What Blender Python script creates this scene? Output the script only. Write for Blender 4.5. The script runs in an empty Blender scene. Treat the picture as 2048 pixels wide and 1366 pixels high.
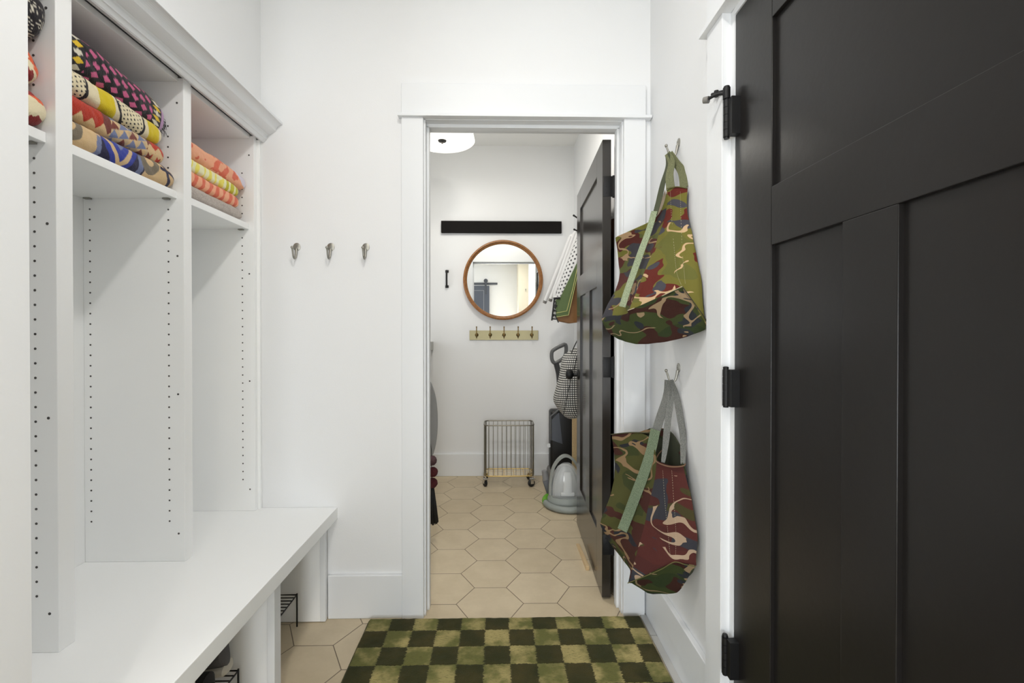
import bpy, bmesh, math, random
import numpy as np
from mathutils import Vector, Matrix, noise
random.seed(7)
sc = bpy.context.scene
COL = sc.collection
PI = math.pi
R = math.radians

# ------------------------------------------------------------ camera
F, PHI, PIT, CX, CY, CH = 910.0, R(1.1), R(.35), 1012.5, 676.6, 1.17
cd = bpy.data.cameras.new('camera'); cam = bpy.data.objects.new('camera', cd); COL.objects.link(cam)
cam.location = (0, 0, CH)
cam.rotation_euler = (R(90) - PIT, 0, -PHI)
cd.sensor_width = 36; cd.lens = F / 2048 * 36; cd.clip_start = .01
cd.shift_x = (1024 - CX) / 2048; cd.shift_y = (CY - 683) / 2048
sc.camera = cam

# ------------------------------------------------------------ world, exposure
sc.view_settings.view_transform = 'Standard'; sc.view_settings.look = 'None'
sc.view_settings.gamma = 1; sc.view_settings.use_curve_mapping = False
sc.view_settings.exposure = 0.0
w = bpy.data.worlds.new('world'); sc.world = w; w.use_nodes = True
w.node_tree.nodes['Background'].inputs[0].default_value = (.75, .85, 1, 1)
w.node_tree.nodes['Background'].inputs[1].default_value = .6
sc.cycles.max_bounces = 14; sc.cycles.diffuse_bounces = 8
sc.cycles.transparent_max_bounces = 12; sc.cycles.sample_clamp_indirect = 6
sc.cycles.caustics_reflective = False

def area(name, loc, rot, sx, sy, power, col):
    l = bpy.data.lights.new(name, 'AREA'); l.shape = 'RECTANGLE'; l.size = sx; l.size_y = sy
    l.energy = power; l.color = col
    o = bpy.data.objects.new(name, l); COL.objects.link(o); o.location = loc; o.rotation_euler = rot
    return o
def disc(name, loc, size, power, col):
    l = bpy.data.lights.new(name, 'AREA'); l.shape = 'DISK'; l.size = size; l.energy = power; l.color = col
    o = bpy.data.objects.new(name, l); COL.objects.link(o); o.location = loc
    return o
# window daylight, ceiling lamps, and unseen fill lights added to brighten the rooms
area('daylight_left', (-2.76, -1.2, 1.55), (0, R(-90), 0), 1.4, 1.7, 12, (.89, .945, 1))
area('fill_back', (-1.85, -2.57, 1.08), (R(90), 0, 0), 1.3, 2.05, 48, (.89, .945, 1))  # unseen fill from behind, added to brighten the lower walls
area('fill_entry', (.12, -2.57, .80), (R(90), 0, 0), .56, 1.36, 42, (.90, .95, 1))  # low frontal fill, added out of view to even the end wall
area('daylight_laundry', (-1.30, 2.95, 1.0), (0, R(-90), 0), 1.2, 1.0, 6, (.90, .95, 1))
disc('downlight_near', (-.14, .66, 2.728), .13, 13, (1, .965, .92))
disc('ceiling_fill_entry', (.02, -1.1, 2.728), .13, 15, (1, .96, .90))  # second ceiling light, added unseen for more light from above
disc('drum_light', (-.377, 3.12, 2.492), .40, 3.6, (1, .96, .88))
disc('ceiling_fill_laundry', (.0, 2.56, 2.728), .13, 11, (1, .95, .86))  # added fill, lifts the laundry floor and lower far wall

# ------------------------------------------------------------ helpers
def at(px, py, X=None, Y=None, Z=None):
    """world point seen at a pixel of the 2048x1366 frame, on a given plane of the room"""
    x = (px - CX) / F; z = -(py - CY) / F
    c, s = math.cos(-PIT), math.sin(-PIT); y, z = c - s * z, s + c * z
    c, s = math.cos(-PHI), math.sin(-PHI); x, y = c * x - s * y, s * x + c * y
    t = X / x if X is not None else Y / y if Y is not None else (Z - CH) / z
    return Vector((x * t, y * t, z * t + CH))
def lin(c):
    f = lambda v: v / 12.92 if v <= .04045 else ((v + .055) / 1.055) ** 2.4
    return tuple(f(v / 255) for v in c)
MATS = {}
def mat(name, c, rough=.5, metal=0, bump=0, bscale=40, spec=.5, trans=0, emit=0, alpha=1, coat=0):
    if name in MATS: return MATS[name]
    m = bpy.data.materials.new(name); m.use_nodes = True; nt = m.node_tree
    b = nt.nodes['Principled BSDF']; r, g, bl = lin(c)
    b.inputs['Base Color'].default_value = (r, g, bl, 1)
    b.inputs['Roughness'].default_value = rough; b.inputs['Metallic'].default_value = metal
    b.inputs['Specular IOR Level'].default_value = spec
    b.inputs['Transmission Weight'].default_value = trans
    b.inputs['Coat Weight'].default_value = coat
    b.inputs['Alpha'].default_value = alpha
    if emit:
        b.inputs['Emission Color'].default_value = (r, g, bl, 1); b.inputs['Emission Strength'].default_value = emit
    if bump:
        tc = nt.nodes.new('ShaderNodeTexCoord'); n = nt.nodes.new('ShaderNodeTexNoise')
        n.inputs['Scale'].default_value = bscale; n.inputs['Detail'].default_value = 3
        bp = nt.nodes.new('ShaderNodeBump'); bp.inputs['Strength'].default_value = bump; bp.inputs['Distance'].default_value = .01
        nt.links.new(tc.outputs['Object'], n.inputs['Vector']); nt.links.new(n.outputs['Fac'], bp.inputs['Height'])
        nt.links.new(bp.outputs['Normal'], b.inputs['Normal'])
    MATS[name] = m
    return m
class NT:
    """small node helper"""
    def __init__(s, name, rough=.5):
        s.m = bpy.data.materials.new(name); s.m.use_nodes = True; s.t = s.m.node_tree
        s.b = s.t.nodes['Principled BSDF']; s.b.inputs['Roughness'].default_value = rough; MATS[name] = s.m
    def n(s, typ, **kw):
        o = s.t.nodes.new(typ)
        for k, v in kw.items(): setattr(o, k, v)
        return o
    def put(s, sock, v):
        if isinstance(v, bpy.types.NodeSocket): s.t.links.new(v, sock)
        elif v is not None: sock.default_value = v
    def math(s, op, a, b=None, c=None, clamp=False):
        o = s.n('ShaderNodeMath', operation=op, use_clamp=clamp)
        s.put(o.inputs[0], a)
        if b is not None: s.put(o.inputs[1], b)
        if c is not None: s.put(o.inputs[2], c)
        return o.outputs[0]
    def pos(s): return s.n('ShaderNodeTexCoord').outputs['Object']
    def sep(s, v):
        o = s.n('ShaderNodeSeparateXYZ'); s.put(o.inputs[0], v); return o.outputs
    def comb(s, x, y, z=0.0):
        o = s.n('ShaderNodeCombineXYZ'); s.put(o.inputs[0], x); s.put(o.inputs[1], y); s.put(o.inputs[2], z); return o.outputs[0]
    def noise(s, v, scale, detail=2, rough=.5, dist=0):
        o = s.n('ShaderNodeTexNoise'); s.put(o.inputs['Vector'], v); o.inputs['Scale'].default_value = scale
        o.inputs['Detail'].default_value = detail; o.inputs['Roughness'].default_value = rough; o.inputs['Distortion'].default_value = dist
        return o.outputs['Fac']
    def map(s, v, scale=(1, 1, 1), loc=(0, 0, 0)):
        o = s.n('ShaderNodeMapping'); s.put(o.inputs[0], v); o.inputs['Scale'].default_value = scale; o.inputs['Location'].default_value = loc
        return o.outputs[0]
    def mix(s, f, a, b):
        o = s.n('ShaderNodeMix', data_type='RGBA'); s.put(o.inputs[0], f)
        for i, v in ((6, a), (7, b)):
            s.put(o.inputs[i], v if isinstance(v, bpy.types.NodeSocket) else (*lin(v), 1))
        return o.outputs[2]
    def step(s, v, lo, hi):
        o = s.n('ShaderNodeMapRange', interpolation_type='SMOOTHSTEP'); s.put(o.inputs[0], v)
        o.inputs[1].default_value = lo; o.inputs[2].default_value = hi; return o.outputs[0]
    def col(s, c): s.put(s.b.inputs['Base Color'], c)
    def bump(s, h, strength=.3, dist=.005):
        o = s.n('ShaderNodeBump'); o.inputs['Strength'].default_value = strength; o.inputs['Distance'].default_value = dist
        s.put(o.inputs['Height'], h); s.t.links.new(o.outputs['Normal'], s.b.inputs['Normal'])

# -- mesh builders
def B(): return bmesh.new()
def box(bm, x0, x1, y0, y1, z0, z1, bev=0, M=None, mi=0, seg=2):
    t = bmesh.new()
    bmesh.ops.create_cube(t, size=1)
    for v in t.verts:
        v.co = Vector(((x0 + x1) / 2 + v.co.x * (x1 - x0), (y0 + y1) / 2 + v.co.y * (y1 - y0), (z0 + z1) / 2 + v.co.z * (z1 - z0)))
    if bev: bmesh.ops.bevel(t, geom=list(t.edges), offset=bev, segments=seg, profile=.5, affect='EDGES')
    merge(bm, t, M, mi)
def merge(bm, t, M=None, mi=0):
    if M is not None: bmesh.ops.transform(t, matrix=M, verts=t.verts)
    mp = {v: bm.verts.new(v.co) for v in t.verts}
    for f in t.faces:
        try:
            g = bm.faces.new([mp[v] for v in f.verts]); g.material_index = mi
        except ValueError: pass
    t.free()
def cyl(bm, p0, p1, r0, r1=None, seg=20, mi=0, caps=True):
    r1 = r0 if r1 is None else r1
    tube(bm, [Vector(p0), Vector(p1)], [r0, r1], seg, mi=mi, caps=caps)
def frames(P, closed=False):
    n = len(P); T = []
    for i in range(n):
        a = P[(i - 1) % n] if closed or i > 0 else P[i]; b = P[(i + 1) % n] if closed or i < n - 1 else P[i]
        T.append((b - a).normalized())
    up = Vector((0, 0, 1)) if abs(T[0].z) < .9 else Vector((0, 1, 0))
    N = [T[0].cross(up).normalized()]
    for i in range(1, n):
        v = N[-1] - T[i] * N[-1].dot(T[i]); N.append(v.normalized())
    return T, N
def tube(bm, P, r, seg=10, closed=False, mi=0, caps=True):
    P = [Vector(p) for p in P]; n = len(P)
    if not isinstance(r, (list, tuple)): r = [r] * n
    T, N = frames(P, closed); rings = []
    for i in range(n):
        b = T[i].cross(N[i])
        rings.append([bm.verts.new(P[i] + (N[i] * math.cos(2 * PI * k / seg) + b * math.sin(2 * PI * k / seg)) * r[i]) for k in range(seg)])
    for i in range(n if closed else n - 1):
        a, b = rings[i], rings[(i + 1) % n]
        for k in range(seg):
            f = bm.faces.new([a[k], a[(k + 1) % seg], b[(k + 1) % seg], b[k]]); f.material_index = mi; f.smooth = True
    if caps and not closed:
        for q in (rings[0], rings[-1]):
            f = bm.faces.new(q); f.material_index = mi
def lathe(bm, prof, M=None, seg=48, mi=0):
    """profile of (r, z) turned about the local Z axis"""
    t = bmesh.new(); rings = []
    for r, z in prof:
        if r < 1e-6: rings.append([t.verts.new((0, 0, z))])
        else: rings.append([t.verts.new((r * math.cos(2 * PI * k / seg), r * math.sin(2 * PI * k / seg), z)) for k in range(seg)])
    for a, b in zip(rings, rings[1:]):
        for k in range(seg):
            if len(a) == 1 and len(b) == 1: continue
            if len(a) == 1: t.faces.new([a[0], b[k], b[(k + 1) % seg]])
            elif len(b) == 1: t.faces.new([a[k], a[(k + 1) % seg], b[0]])
            else: t.faces.new([a[k], a[(k + 1) % seg], b[(k + 1) % seg], b[k]])
    merge(bm, t, M, mi)
def prism(bm, pts, d, M=None, mi=0, bev=0):
    """polygon in local XY extruded to z=d"""
    t = bmesh.new(); a = [t.verts.new((x, y, 0)) for x, y in pts]; b = [t.verts.new((x, y, d)) for x, y in pts]
    t.faces.new(a[::-1]); t.faces.new(b); n = len(pts)
    for i in range(n): t.faces.new([a[i], a[(i + 1) % n], b[(i + 1) % n], b[i]])
    if bev: bmesh.ops.bevel(t, geom=list(t.edges), offset=bev, segments=2, profile=.5, affect='EDGES')
    merge(bm, t, M, mi)
def smoothpath(P, k=6, closed=False):
    P = [Vector(p) for p in P]; n = len(P); out = []
    for i in range(n if closed else n - 1):
        g = lambda j: P[j % n] if closed else P[max(0, min(n - 1, j))]
        a, b, c, d = g(i - 1), g(i), g(i + 1), g(i + 2)
        for s in range(k):
            t = s / k
            out.append(.5 * ((2 * b) + (c - a) * t + (2 * a - 5 * b + 4 * c - d) * t * t + (3 * b - a - 3 * c + d) * t ** 3))
    if not closed: out.append(P[-1])
    return out
def ribbon(bm, P, W, width, th=.002, mi=0, k=6):
    """flat strap along P; W is the width direction (one or one per point)"""
    P = smoothpath(P, k); n = len(P)
    Ws = [Vector(W)] * n if not isinstance(W, list) else smoothpath(W, k)
    wd = width if isinstance(width, list) else [width, width]
    rows = []
    for i in range(n):
        T = (P[min(i + 1, n - 1)] - P[max(i - 1, 0)]).normalized()
        w_ = Ws[i] - T * Ws[i].dot(T); w_.normalize(); nn = T.cross(w_)
        q = i / (n - 1) * (len(wd) - 1); j = min(int(q), len(wd) - 2); ww = wd[j] + (wd[j + 1] - wd[j]) * (q - j)
        rows.append([bm.verts.new(P[i] + w_ * ww / 2 * a + nn * th / 2 * b) for a, b in ((-1, -1), (1, -1), (1, 1), (-1, 1))])
    for a, b in zip(rows, rows[1:]):
        for j in range(4):
            f = bm.faces.new([a[j], a[(j + 1) % 4], b[(j + 1) % 4], b[j]]); f.material_index = mi
    bm.faces.new(rows[0]); bm.faces.new(rows[-1][::-1])
def obj(name, bm, m=None, parent=None, smooth=False, angle=35, loc=None):
    me = bpy.data.meshes.new(name); bmesh.ops.recalc_face_normals(bm, faces=bm.faces); bm.to_mesh(me); bm.free()
    if m is not None:
        for x in (m if isinstance(m, (list, tuple)) else [m]): me.materials.append(x)
    if smooth:
        me.polygons.foreach_set('use_smooth', [True] * len(me.polygons))
        try: me.set_sharp_from_angle(angle=R(angle))
        except Exception: pass
    o = bpy.data.objects.new(name, me); COL.objects.link(o)
    if parent is not None: o.parent = parent
    if loc is not None: o.location = loc
    return o
def local(bm, root):
    """geometry given in world coordinates, moved to the thing's own frame"""
    M = root.matrix_basis.inverted(); bmesh.ops.transform(bm, matrix=M, verts=bm.verts); return bm
def part(name, bm, m, root, smooth=False, angle=35): return obj(name, local(bm, root), m, root, smooth, angle)
def sub(name, bm, m, root, p, smooth=False, angle=35): return obj(name, local(bm, root), m, p, smooth, angle)
def tag(o, label, cat, group=None, kind=None):
    o['label'] = label; o['category'] = cat
    if group: o['group'] = group
    if kind: o['kind'] = kind
    return o
def thing(name, label, cat, loc=(0, 0, 0), rz=0, group=None, kind=None):
    o = bpy.data.objects.new(name, None); COL.objects.link(o); o.empty_display_size = .05
    o.location = loc; o.rotation_euler = (0, 0, rz)
    M = Matrix.Translation(loc) @ Matrix.Rotation(rz, 4, 'Z'); o.matrix_basis = M
    return tag(o, label, cat, group, kind)
def struct(name, bm, m, label, cat, smooth=False):
    o = obj(name, bm, m, None, smooth); return tag(o, label, cat, kind='structure')
def dup(root, loc, rz=0, label=None):
    r = root.copy(); COL.objects.link(r); r.matrix_basis = Matrix.Translation(loc) @ Matrix.Rotation(rz, 4, 'Z')
    if label: r['label'] = label
    for ch in list(root.children):
        c = ch.copy(); COL.objects.link(c); c.parent = r
        for g in list(ch.children):
            d = g.copy(); COL.objects.link(d); d.parent = c
    return r

# ------------------------------------------------------------ materials
WALL = mat('wall_paint', (228, 229, 230), .6, bump=.03, bscale=180, spec=.3)
TRIM = mat('trim_paint', (225, 227, 229), .42, spec=.3)
CAB = mat('cabinet_melamine', (241, 242, 242), .38, spec=.45)
CEIL = mat('ceiling_paint', (234, 234, 232), .8, spec=.2)
DOORM = mat('door_charcoal', (30, 28, 27), .28, spec=.28, bump=.02, bscale=60)
DOORG = mat('door_charcoal_gloss', (40, 36, 32), .20, spec=.62)
BLACK = mat('black_metal', (16, 16, 17), .5, spec=.35)
BLACKP = mat('black_plastic', (18, 18, 19), .5)
NICKEL = mat('brushed_nickel', (160, 158, 150), .45, 1)
STEEL = mat('steel_wire', (138, 134, 124), .35, 1)
BRASS = mat('antique_brass', (150, 142, 112), .42, 1)
DBRASS = mat('dark_brass', (120, 100, 62), .35, 1)
CHROME = mat('chrome', (210, 210, 212), .12, 1)
HOLE = mat('pin_hole', (70, 68, 66), .8)
RUBBER = mat('grey_rubber', (120, 118, 114), .7)
SHADE = mat('lamp_shade', (255, 252, 244), .6, emit=1.05)

def wood(name, a, b, sc_=(30, 4, 30)):
    t = NT(name, .42); v = t.map(t.pos(), sc_); n = t.noise(v, 2.0, 4, .6, .6)
    t.col(t.mix(t.step(n, .3, .7), a, b)); t.bump(n, .1, .002); return t.m
OAK = wood('mirror_wood', (126, 80, 38), (158, 106, 54))
PINE = wood('pine', (192, 164, 122), (208, 182, 142), (60, 3, 60))

def hex_floor():
    t = NT('hex_tile', .5); s = .14693; hx, hy = 3 * s, math.sqrt(3) * s
    p = t.sep(t.pos())
    x = t.math('SUBTRACT', p[0], -.033 - 30 * hx); y = t.math('SUBTRACT', p[1], 2.2325 - 40 * hy)
    def cell(ox, oy):
        xa = t.math('SUBTRACT', x, ox); ya = t.math('SUBTRACT', y, oy)
        ix = t.math('ROUND', t.math('DIVIDE', xa, hx)); iy = t.math('ROUND', t.math('DIVIDE', ya, hy))
        dx = t.math('ABSOLUTE', t.math('SUBTRACT', xa, t.math('MULTIPLY', ix, hx)))
        dy = t.math('ABSOLUTE', t.math('SUBTRACT', ya, t.math('MULTIPLY', iy, hy)))
        d = t.math('MAXIMUM', dy, t.math('ADD', t.math('MULTIPLY', dy, .5), t.math('MULTIPLY', dx, math.sqrt(3) / 2)))
        return d, ix, iy
    d1, i1, j1 = cell(0, 0); d2, i2, j2 = cell(1.5 * s, hy / 2)
    first = t.math('LESS_THAN', d1, d2); d = t.math('MINIMUM', d1, d2)
    def sel(a, b): return t.math('ADD', t.math('MULTIPLY', a, first), t.math('MULTIPLY', b, t.math('SUBTRACT', 1, first)))
    idv = t.comb(sel(i1, t.math('ADD', i2, 71.3)), sel(j1, t.math('ADD', j2, 13.7)), 0)
    wn = t.n('ShaderNodeTexWhiteNoise', noise_dimensions='3D'); t.put(wn.inputs['Vector'], idv)
    edge = t.math('SUBTRACT', hy / 2, d)
    g = t.step(edge, .0009, .0022)
    n = t.noise(t.pos(), 7, 5, .65); n2 = t.noise(t.pos(), 60, 3, .6)
    base = t.mix(t.step(n, .25, .75), (194, 179, 152), (209, 194, 167))
    base = t.mix(t.math('MULTIPLY', wn.outputs['Value'], .45), base, (178, 162, 132))
    base = t.mix(t.math('MULTIPLY', n2, .15), base, (160, 142, 116))
    t.col(t.mix(g, (104, 90, 74), base))
    t.bump(t.math('ADD', t.step(edge, .0, .004), t.math('MULTIPLY', n2, .03)), .5, .002)
    return t.m
TILE = hex_floor()

def rug_mat():
    t = NT('rug_pile', .95); P0 = t.pos(); p = t.sep(P0)
    wob = t.math('MULTIPLY', t.math('SUBTRACT', t.noise(t.map(P0, (.5, 1.6, 1)), 110, 3, .7), .5), .030)
    wob2 = t.math('MULTIPLY', t.math('SUBTRACT', t.noise(P0, 130, 2, .6), .5), .010)
    gx = t.math('DIVIDE', t.math('ADD', t.math('SUBTRACT', p[0], .0454), wob), .0945)
    gy = t.math('DIVIDE', t.math('ADD', t.math('SUBTRACT', p[1], 1.682), wob2), .0935)
    ix, iy = t.math('FLOOR', gx), t.math('FLOOR', gy)
    par = t.math('MODULO', t.math('ADD', t.math('ADD', ix, iy), 100), 2)   # 0 / 1
    par = t.math('GREATER_THAN', par, .5)
    wn = t.n('ShaderNodeTexWhiteNoise', noise_dimensions='3D'); t.put(wn.inputs['Vector'], t.comb(ix, iy, 0))
    st = t.noise(t.map(P0, (60, 260, 1)), 1.0, 3, .7)
    big = t.noise(P0, 9, 3, .6)
    light = t.mix(t.step(big, .40, .62), (102, 102, 56), (172, 158, 106))
    light = t.mix(t.math('MULTIPLY', wn.outputs['Value'], .35), light, (96, 100, 56))
    light = t.mix(t.math('MULTIPLY', t.step(st, .48, .72), .8), light, (84, 84, 44))
    dark = t.mix(t.step(big, .3, .75), (48, 50, 24), (68, 62, 32))
    t.col(t.mix(par, dark, light))
    fx = t.math('FRACT', gx); fy = t.math('FRACT', gy)
    e = t.math('MINIMUM', t.math('MINIMUM', fx, t.math('SUBTRACT', 1, fx)), t.math('MINIMUM', fy, t.math('SUBTRACT', 1, fy)))
    h = t.math('ADD', t.math('MULTIPLY', t.step(e, 0, .06), .35), t.math('ADD', t.math('MULTIPLY', st, .5), t.math('MULTIPLY', t.noise(P0, 400, 2), .5)))
    t.bump(h, .8, .006)
    t.b.inputs['Sheen Weight'].default_value = .06; t.b.inputs['Specular IOR Level'].default_value = .1
    return t.m
RUG = rug_mat()

def camo(name, cols, seed, brown=.56, slate=.60, tan=.030, tcut=.50, sc_=1.0):
    """woodland camouflage cloth, blotches drawn out sideways; cols = base, second green, brown, slate, tan"""
    t = NT(name, .85); W = t.n('ShaderNodeTexNoise'); P_ = t.pos(); t.put(W.inputs['Vector'], P_); W.inputs['Scale'].default_value = 9; W.inputs['Detail'].default_value = 1
    ad = t.n('ShaderNodeVectorMath', operation='MULTIPLY_ADD'); t.put(ad.inputs[0], W.outputs['Color']); ad.inputs[1].default_value = (.05, .05, .05); t.put(ad.inputs[2], P_)
    P0 = t.map(ad.outputs[0], (1, 1, 2.3), (seed, seed * 2.3, seed * .7))
    def blot(off, scale, thr):
        n = t.noise(t.map(P0, (1, 1, 1), off), scale * sc_, 1.2, .4); return t.step(n, thr, thr + .008)
    c = t.mix(blot((0, 0, 0), 5.5, .54), cols[0], cols[1])
    c = t.mix(blot((3.1, 7.7, 1.9), 6.5, brown), c, cols[2])
    c = t.mix(blot((9.4, 1.2, 5.5), 7.0, slate), c, cols[3])
    n3 = t.noise(t.map(P0, (1, 1, 1), (5.2, 4.4, 8.8)), 5.5 * sc_, 1, .4, .6)
    n4 = t.noise(t.map(P0, (1, 1, 1), (2.2, 14.4, 3.8)), 4.5, 1, .5)
    band = t.math('LESS_THAN', t.math('ABSOLUTE', t.math('SUBTRACT', n3, .5)), tan)
    c = t.mix(t.math('MULTIPLY', band, t.math('GREATER_THAN', n4, tcut)), c, cols[4])
    t.col(c)
    t.b.inputs['Specular IOR Level'].default_value = .2
    t.bump(t.math('ADD', t.noise(P_, 900, 1), t.math('MULTIPLY', t.noise(P_, 14, 3), 1.5)), .25, .004)
    return t.m
CAMO1 = camo('camo_mixed', ((98, 96, 40), (80, 84, 42), (74, 34, 28), (56, 55, 60), (150, 124, 94)), 1.0, .50, .54, .022, .48, 1.35)
CAMO1E = camo('camo_olive', ((106, 101, 45), (96, 96, 47), (92, 36, 28), (66, 65, 72), (190, 160, 124)), 2.6, .58, .62, .020, .50, 1.3)
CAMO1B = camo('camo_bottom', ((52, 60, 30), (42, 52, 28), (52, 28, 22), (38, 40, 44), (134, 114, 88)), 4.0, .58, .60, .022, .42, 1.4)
CAMO2 = camo('camo_forest', ((68, 68, 34), (54, 60, 32), (62, 34, 28), (38, 38, 42), (128, 104, 76)), 8.0, .56, .58, .026, .44, 1.3)
CAMO2E = camo('camo_brown', ((76, 38, 34), (70, 36, 33), (64, 60, 34), (52, 52, 58), (160, 138, 116)), 12.0, .64, .56, .022, .48, 1.25)
def webbing(name, c, c2):
    t = NT(name, .85); v = t.pos()
    n = t.noise(t.map(v, (300, 300, 900)), 1, 1)
    t.col(t.mix(t.step(n, .4, .6), c, c2)); t.bump(n, .4, .001); return t.m
WEB1 = webbing('olive_webbing', (116, 118, 84), (92, 94, 66))
WEB1L = webbing('sage_webbing', (158, 168, 138), (120, 132, 104))
WEB2 = webbing('grey_webbing', (118, 118, 114), (90, 92, 88))
WEB2L = webbing('green_webbing', (112, 124, 100), (82, 96, 74))
THREAD = mat('thread', (176, 168, 140), .8)
CREAM = mat('cream_lining', (222, 204, 180), .85)

# ------------------------------------------------------------ the setting
ZC = 2.75
bm = B(); box(bm, -3.0, 1.0, -2.8, 4.0, -.06, 0)
struct('floor', bm, TILE, 'beige hexagonal tile floor of the mudroom and laundry', 'floor')
bm = B(); box(bm, -3.0, .9, -2.8, 4.0, ZC, ZC + .06)
struct('ceiling', bm, CEIL, 'white ceiling', 'ceiling')
bm = B()
box(bm, -1.46, -.315, 1.90, 2.02, 0, ZC); box(bm, .536, .64, 1.90, 2.02, 0, ZC); box(bm, -.315, .536, 1.90, 2.02, 2.085, ZC)
struct('wall_back', bm, WALL, 'white mudroom end wall with the laundry doorway', 'wall')
bm = B()
box(bm, .64, .78, 1.245, 3.92, 0, ZC); box(bm, .64, .78, .305, 1.245, 2.05, ZC); box(bm, .64, .78, -2.72, .305, 0, ZC)
struct('wall_right', bm, WALL, 'white wall on the right where the camouflage bags hang', 'wall')
bm = B()
box(bm, -1.46, -1.312, .50, 1.90, 0, ZC); box(bm, -1.312, -.975, .65, 1.90, 2.052, ZC)
box(bm, -1.312, -.655, .50, .65, 0, ZC)
box(bm, -2.9, -1.46, .50, .65, 0, ZC)
struct('wall_left', bm, WALL, 'white wall around the built-in cubbies on the left', 'wall')
bm = B(); box(bm, -1.46, .64, 3.80, 3.92, 0, ZC)
struct('wall_far', bm, WALL, 'white far wall of the laundry room behind the round mirror', 'wall')
bm = B(); box(bm, -1.46, -1.32, 2.02, 3.80, 0, ZC)
struct('wall_laundry', bm, WALL, 'white left wall of the laundry room', 'wall')
bm = B()
box(bm, -2.9, -2.75, -2.72, -2.1, 0, ZC); box(bm, -2.9, -2.75, -.3, .5, 0, ZC); box(bm, -2.9, -2.75, -2.1, -.3, 0, .85); box(bm, -2.9, -2.75, -2.1, -.3, 2.3, ZC)
struct('wall_window', bm, WALL, 'white wall with the daylight window behind the camera', 'wall')
bm = B(); box(bm, -2.75, .64, -2.72, -2.60, 0, ZC)
struct('wall_entry', bm, WALL, 'white wall behind the camera seen in the mirror', 'wall')
bm = B(); box(bm, .435, .64, -2.6, -1.9, 0, ZC)
struct('wall_pier', bm, mat('cream_wall', (216, 208, 188), .6), 'cream wall pier behind the camera seen in the mirror', 'wall')
# window behind the camera
wn_ = thing('window_1', 'daylight window behind the camera', 'window', (-2.8, -1.2, .85), kind='structure')
bm = B()
for a in ((-2.80, -2.76, -2.1, -2.04, .85, 2.3), (-2.80, -2.76, -.36, -.3, .85, 2.3), (-2.80, -2.76, -2.04, -.36, .85, .91), (-2.80, -2.76, -2.04, -.36, 2.24, 2.3), (-2.80, -2.76, -2.04, -.36, 1.55, 1.60)):
    box(bm, *a, bev=.004)
part('window_frame', bm, TRIM, wn_)

wn2 = thing('fill_frame_back', 'unseen glazed frame added for the back fill light behind the camera', 'window', (-1.85, -2.6, 0), kind='structure')  # made-up frame around the back fill light
bm = B()
for a in ((-2.56, -2.50, .0, 2.16), (-1.20, -1.14, .0, 2.16), (-2.50, -1.20, 2.11, 2.17), (-2.50, -1.20, .0, .05)):
    box(bm, a[0], a[1], -2.598, -2.56, a[2], a[3], bev=.004)
part('window_frame', bm, TRIM, wn2)
wn3 = thing('window_3', 'tall window on the left wall of the laundry, out of view', 'window', (-1.32, 2.95, .4), kind='structure')
bm = B()
for a in ((2.39, 2.45, .34, 2.16), (3.45, 3.51, .34, 2.16), (2.45, 3.45, 2.10, 2.16), (2.45, 3.45, .34, .40)):
    box(bm, -1.318, -1.29, a[0], a[1], a[2], a[3], bev=.004)
part('window_frame', bm, TRIM, wn3)
wn4 = thing('fill_frame_entry', 'unseen low window frame added for the fill light behind the camera', 'window', (.12, -2.6, .1), kind='structure')  # made-up window that holds the low fill light
bm = B()
for a in ((-.22, -.16, .06, 1.54), (.40, .434, .06, 1.54), (-.16, .40, 1.48, 1.54), (-.16, .40, .06, .12)):
    box(bm, a[0], a[1], -2.598, -2.56, a[2], a[3], bev=.004)
part('window_frame', bm, TRIM, wn4)
# baseboards
def baseboard(name, runs, label):
    bm = B()
    for (x0, x1, y0, y1, h) in runs: box(bm, x0, x1, y0, y1, 0, h, bev=.003)
    struct(name, bm, TRIM, label, 'baseboard')
baseboard('baseboard_back', [(-.7, -.3945, 1.883, 1.90, .179)], 'tall white baseboard between the bench and the laundry doorway')
baseboard('baseboard_right', [(.620, .64, 1.335, 1.90, .189)], 'tall white baseboard under the hanging bags')
baseboard('baseboard_far', [(-1.32, .64, 3.783, 3.80, .185)], 'tall white baseboard behind the wire hamper')
baseboard('baseboard_laundry', [(.623, .64, 2.10, 3.78, .185)], 'white baseboard along the laundry right wall')

# doorway casing (trim_1) and its jamb
def casing_mesh():
    bm = B()
    box(bm, -.3945, -.3056, 1.880, 1.90, 0, 2.067, .0015); box(bm, .5245, .6144, 1.880, 1.90, 0, 2.067, .0015)
    box(bm, -.408, .637, 1.866, 1.90, 2.067, 2.079, .0015)
    box(bm, -.3945, .6144, 1.878, 1.90, 2.079, 2.207, .002)
    return bm
struct('trim_1', casing_mesh(), TRIM, 'flat white casing with a header board around the laundry doorway', 'door casing')
bm = B()
box(bm, -.316, -.299, 1.899, 2.021, 0, 2.068); box(bm, .520, .537, 1.899, 2.021, 0, 2.068); box(bm, -.316, .537, 1.899, 2.021, 2.0655, 2.086)
box(bm, -.299, -.2895, 1.938, 1.972, 0, 2.056, .001); box(bm, .5095, .520, 1.938, 1.972, 0, 2.056, .001); box(bm, -.299, .520, 1.938, 1.972, 2.052, 2.066, .001)
struct('trim_2', bm, TRIM, 'white door jamb and stop lining the laundry doorway', 'door jamb')
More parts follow.
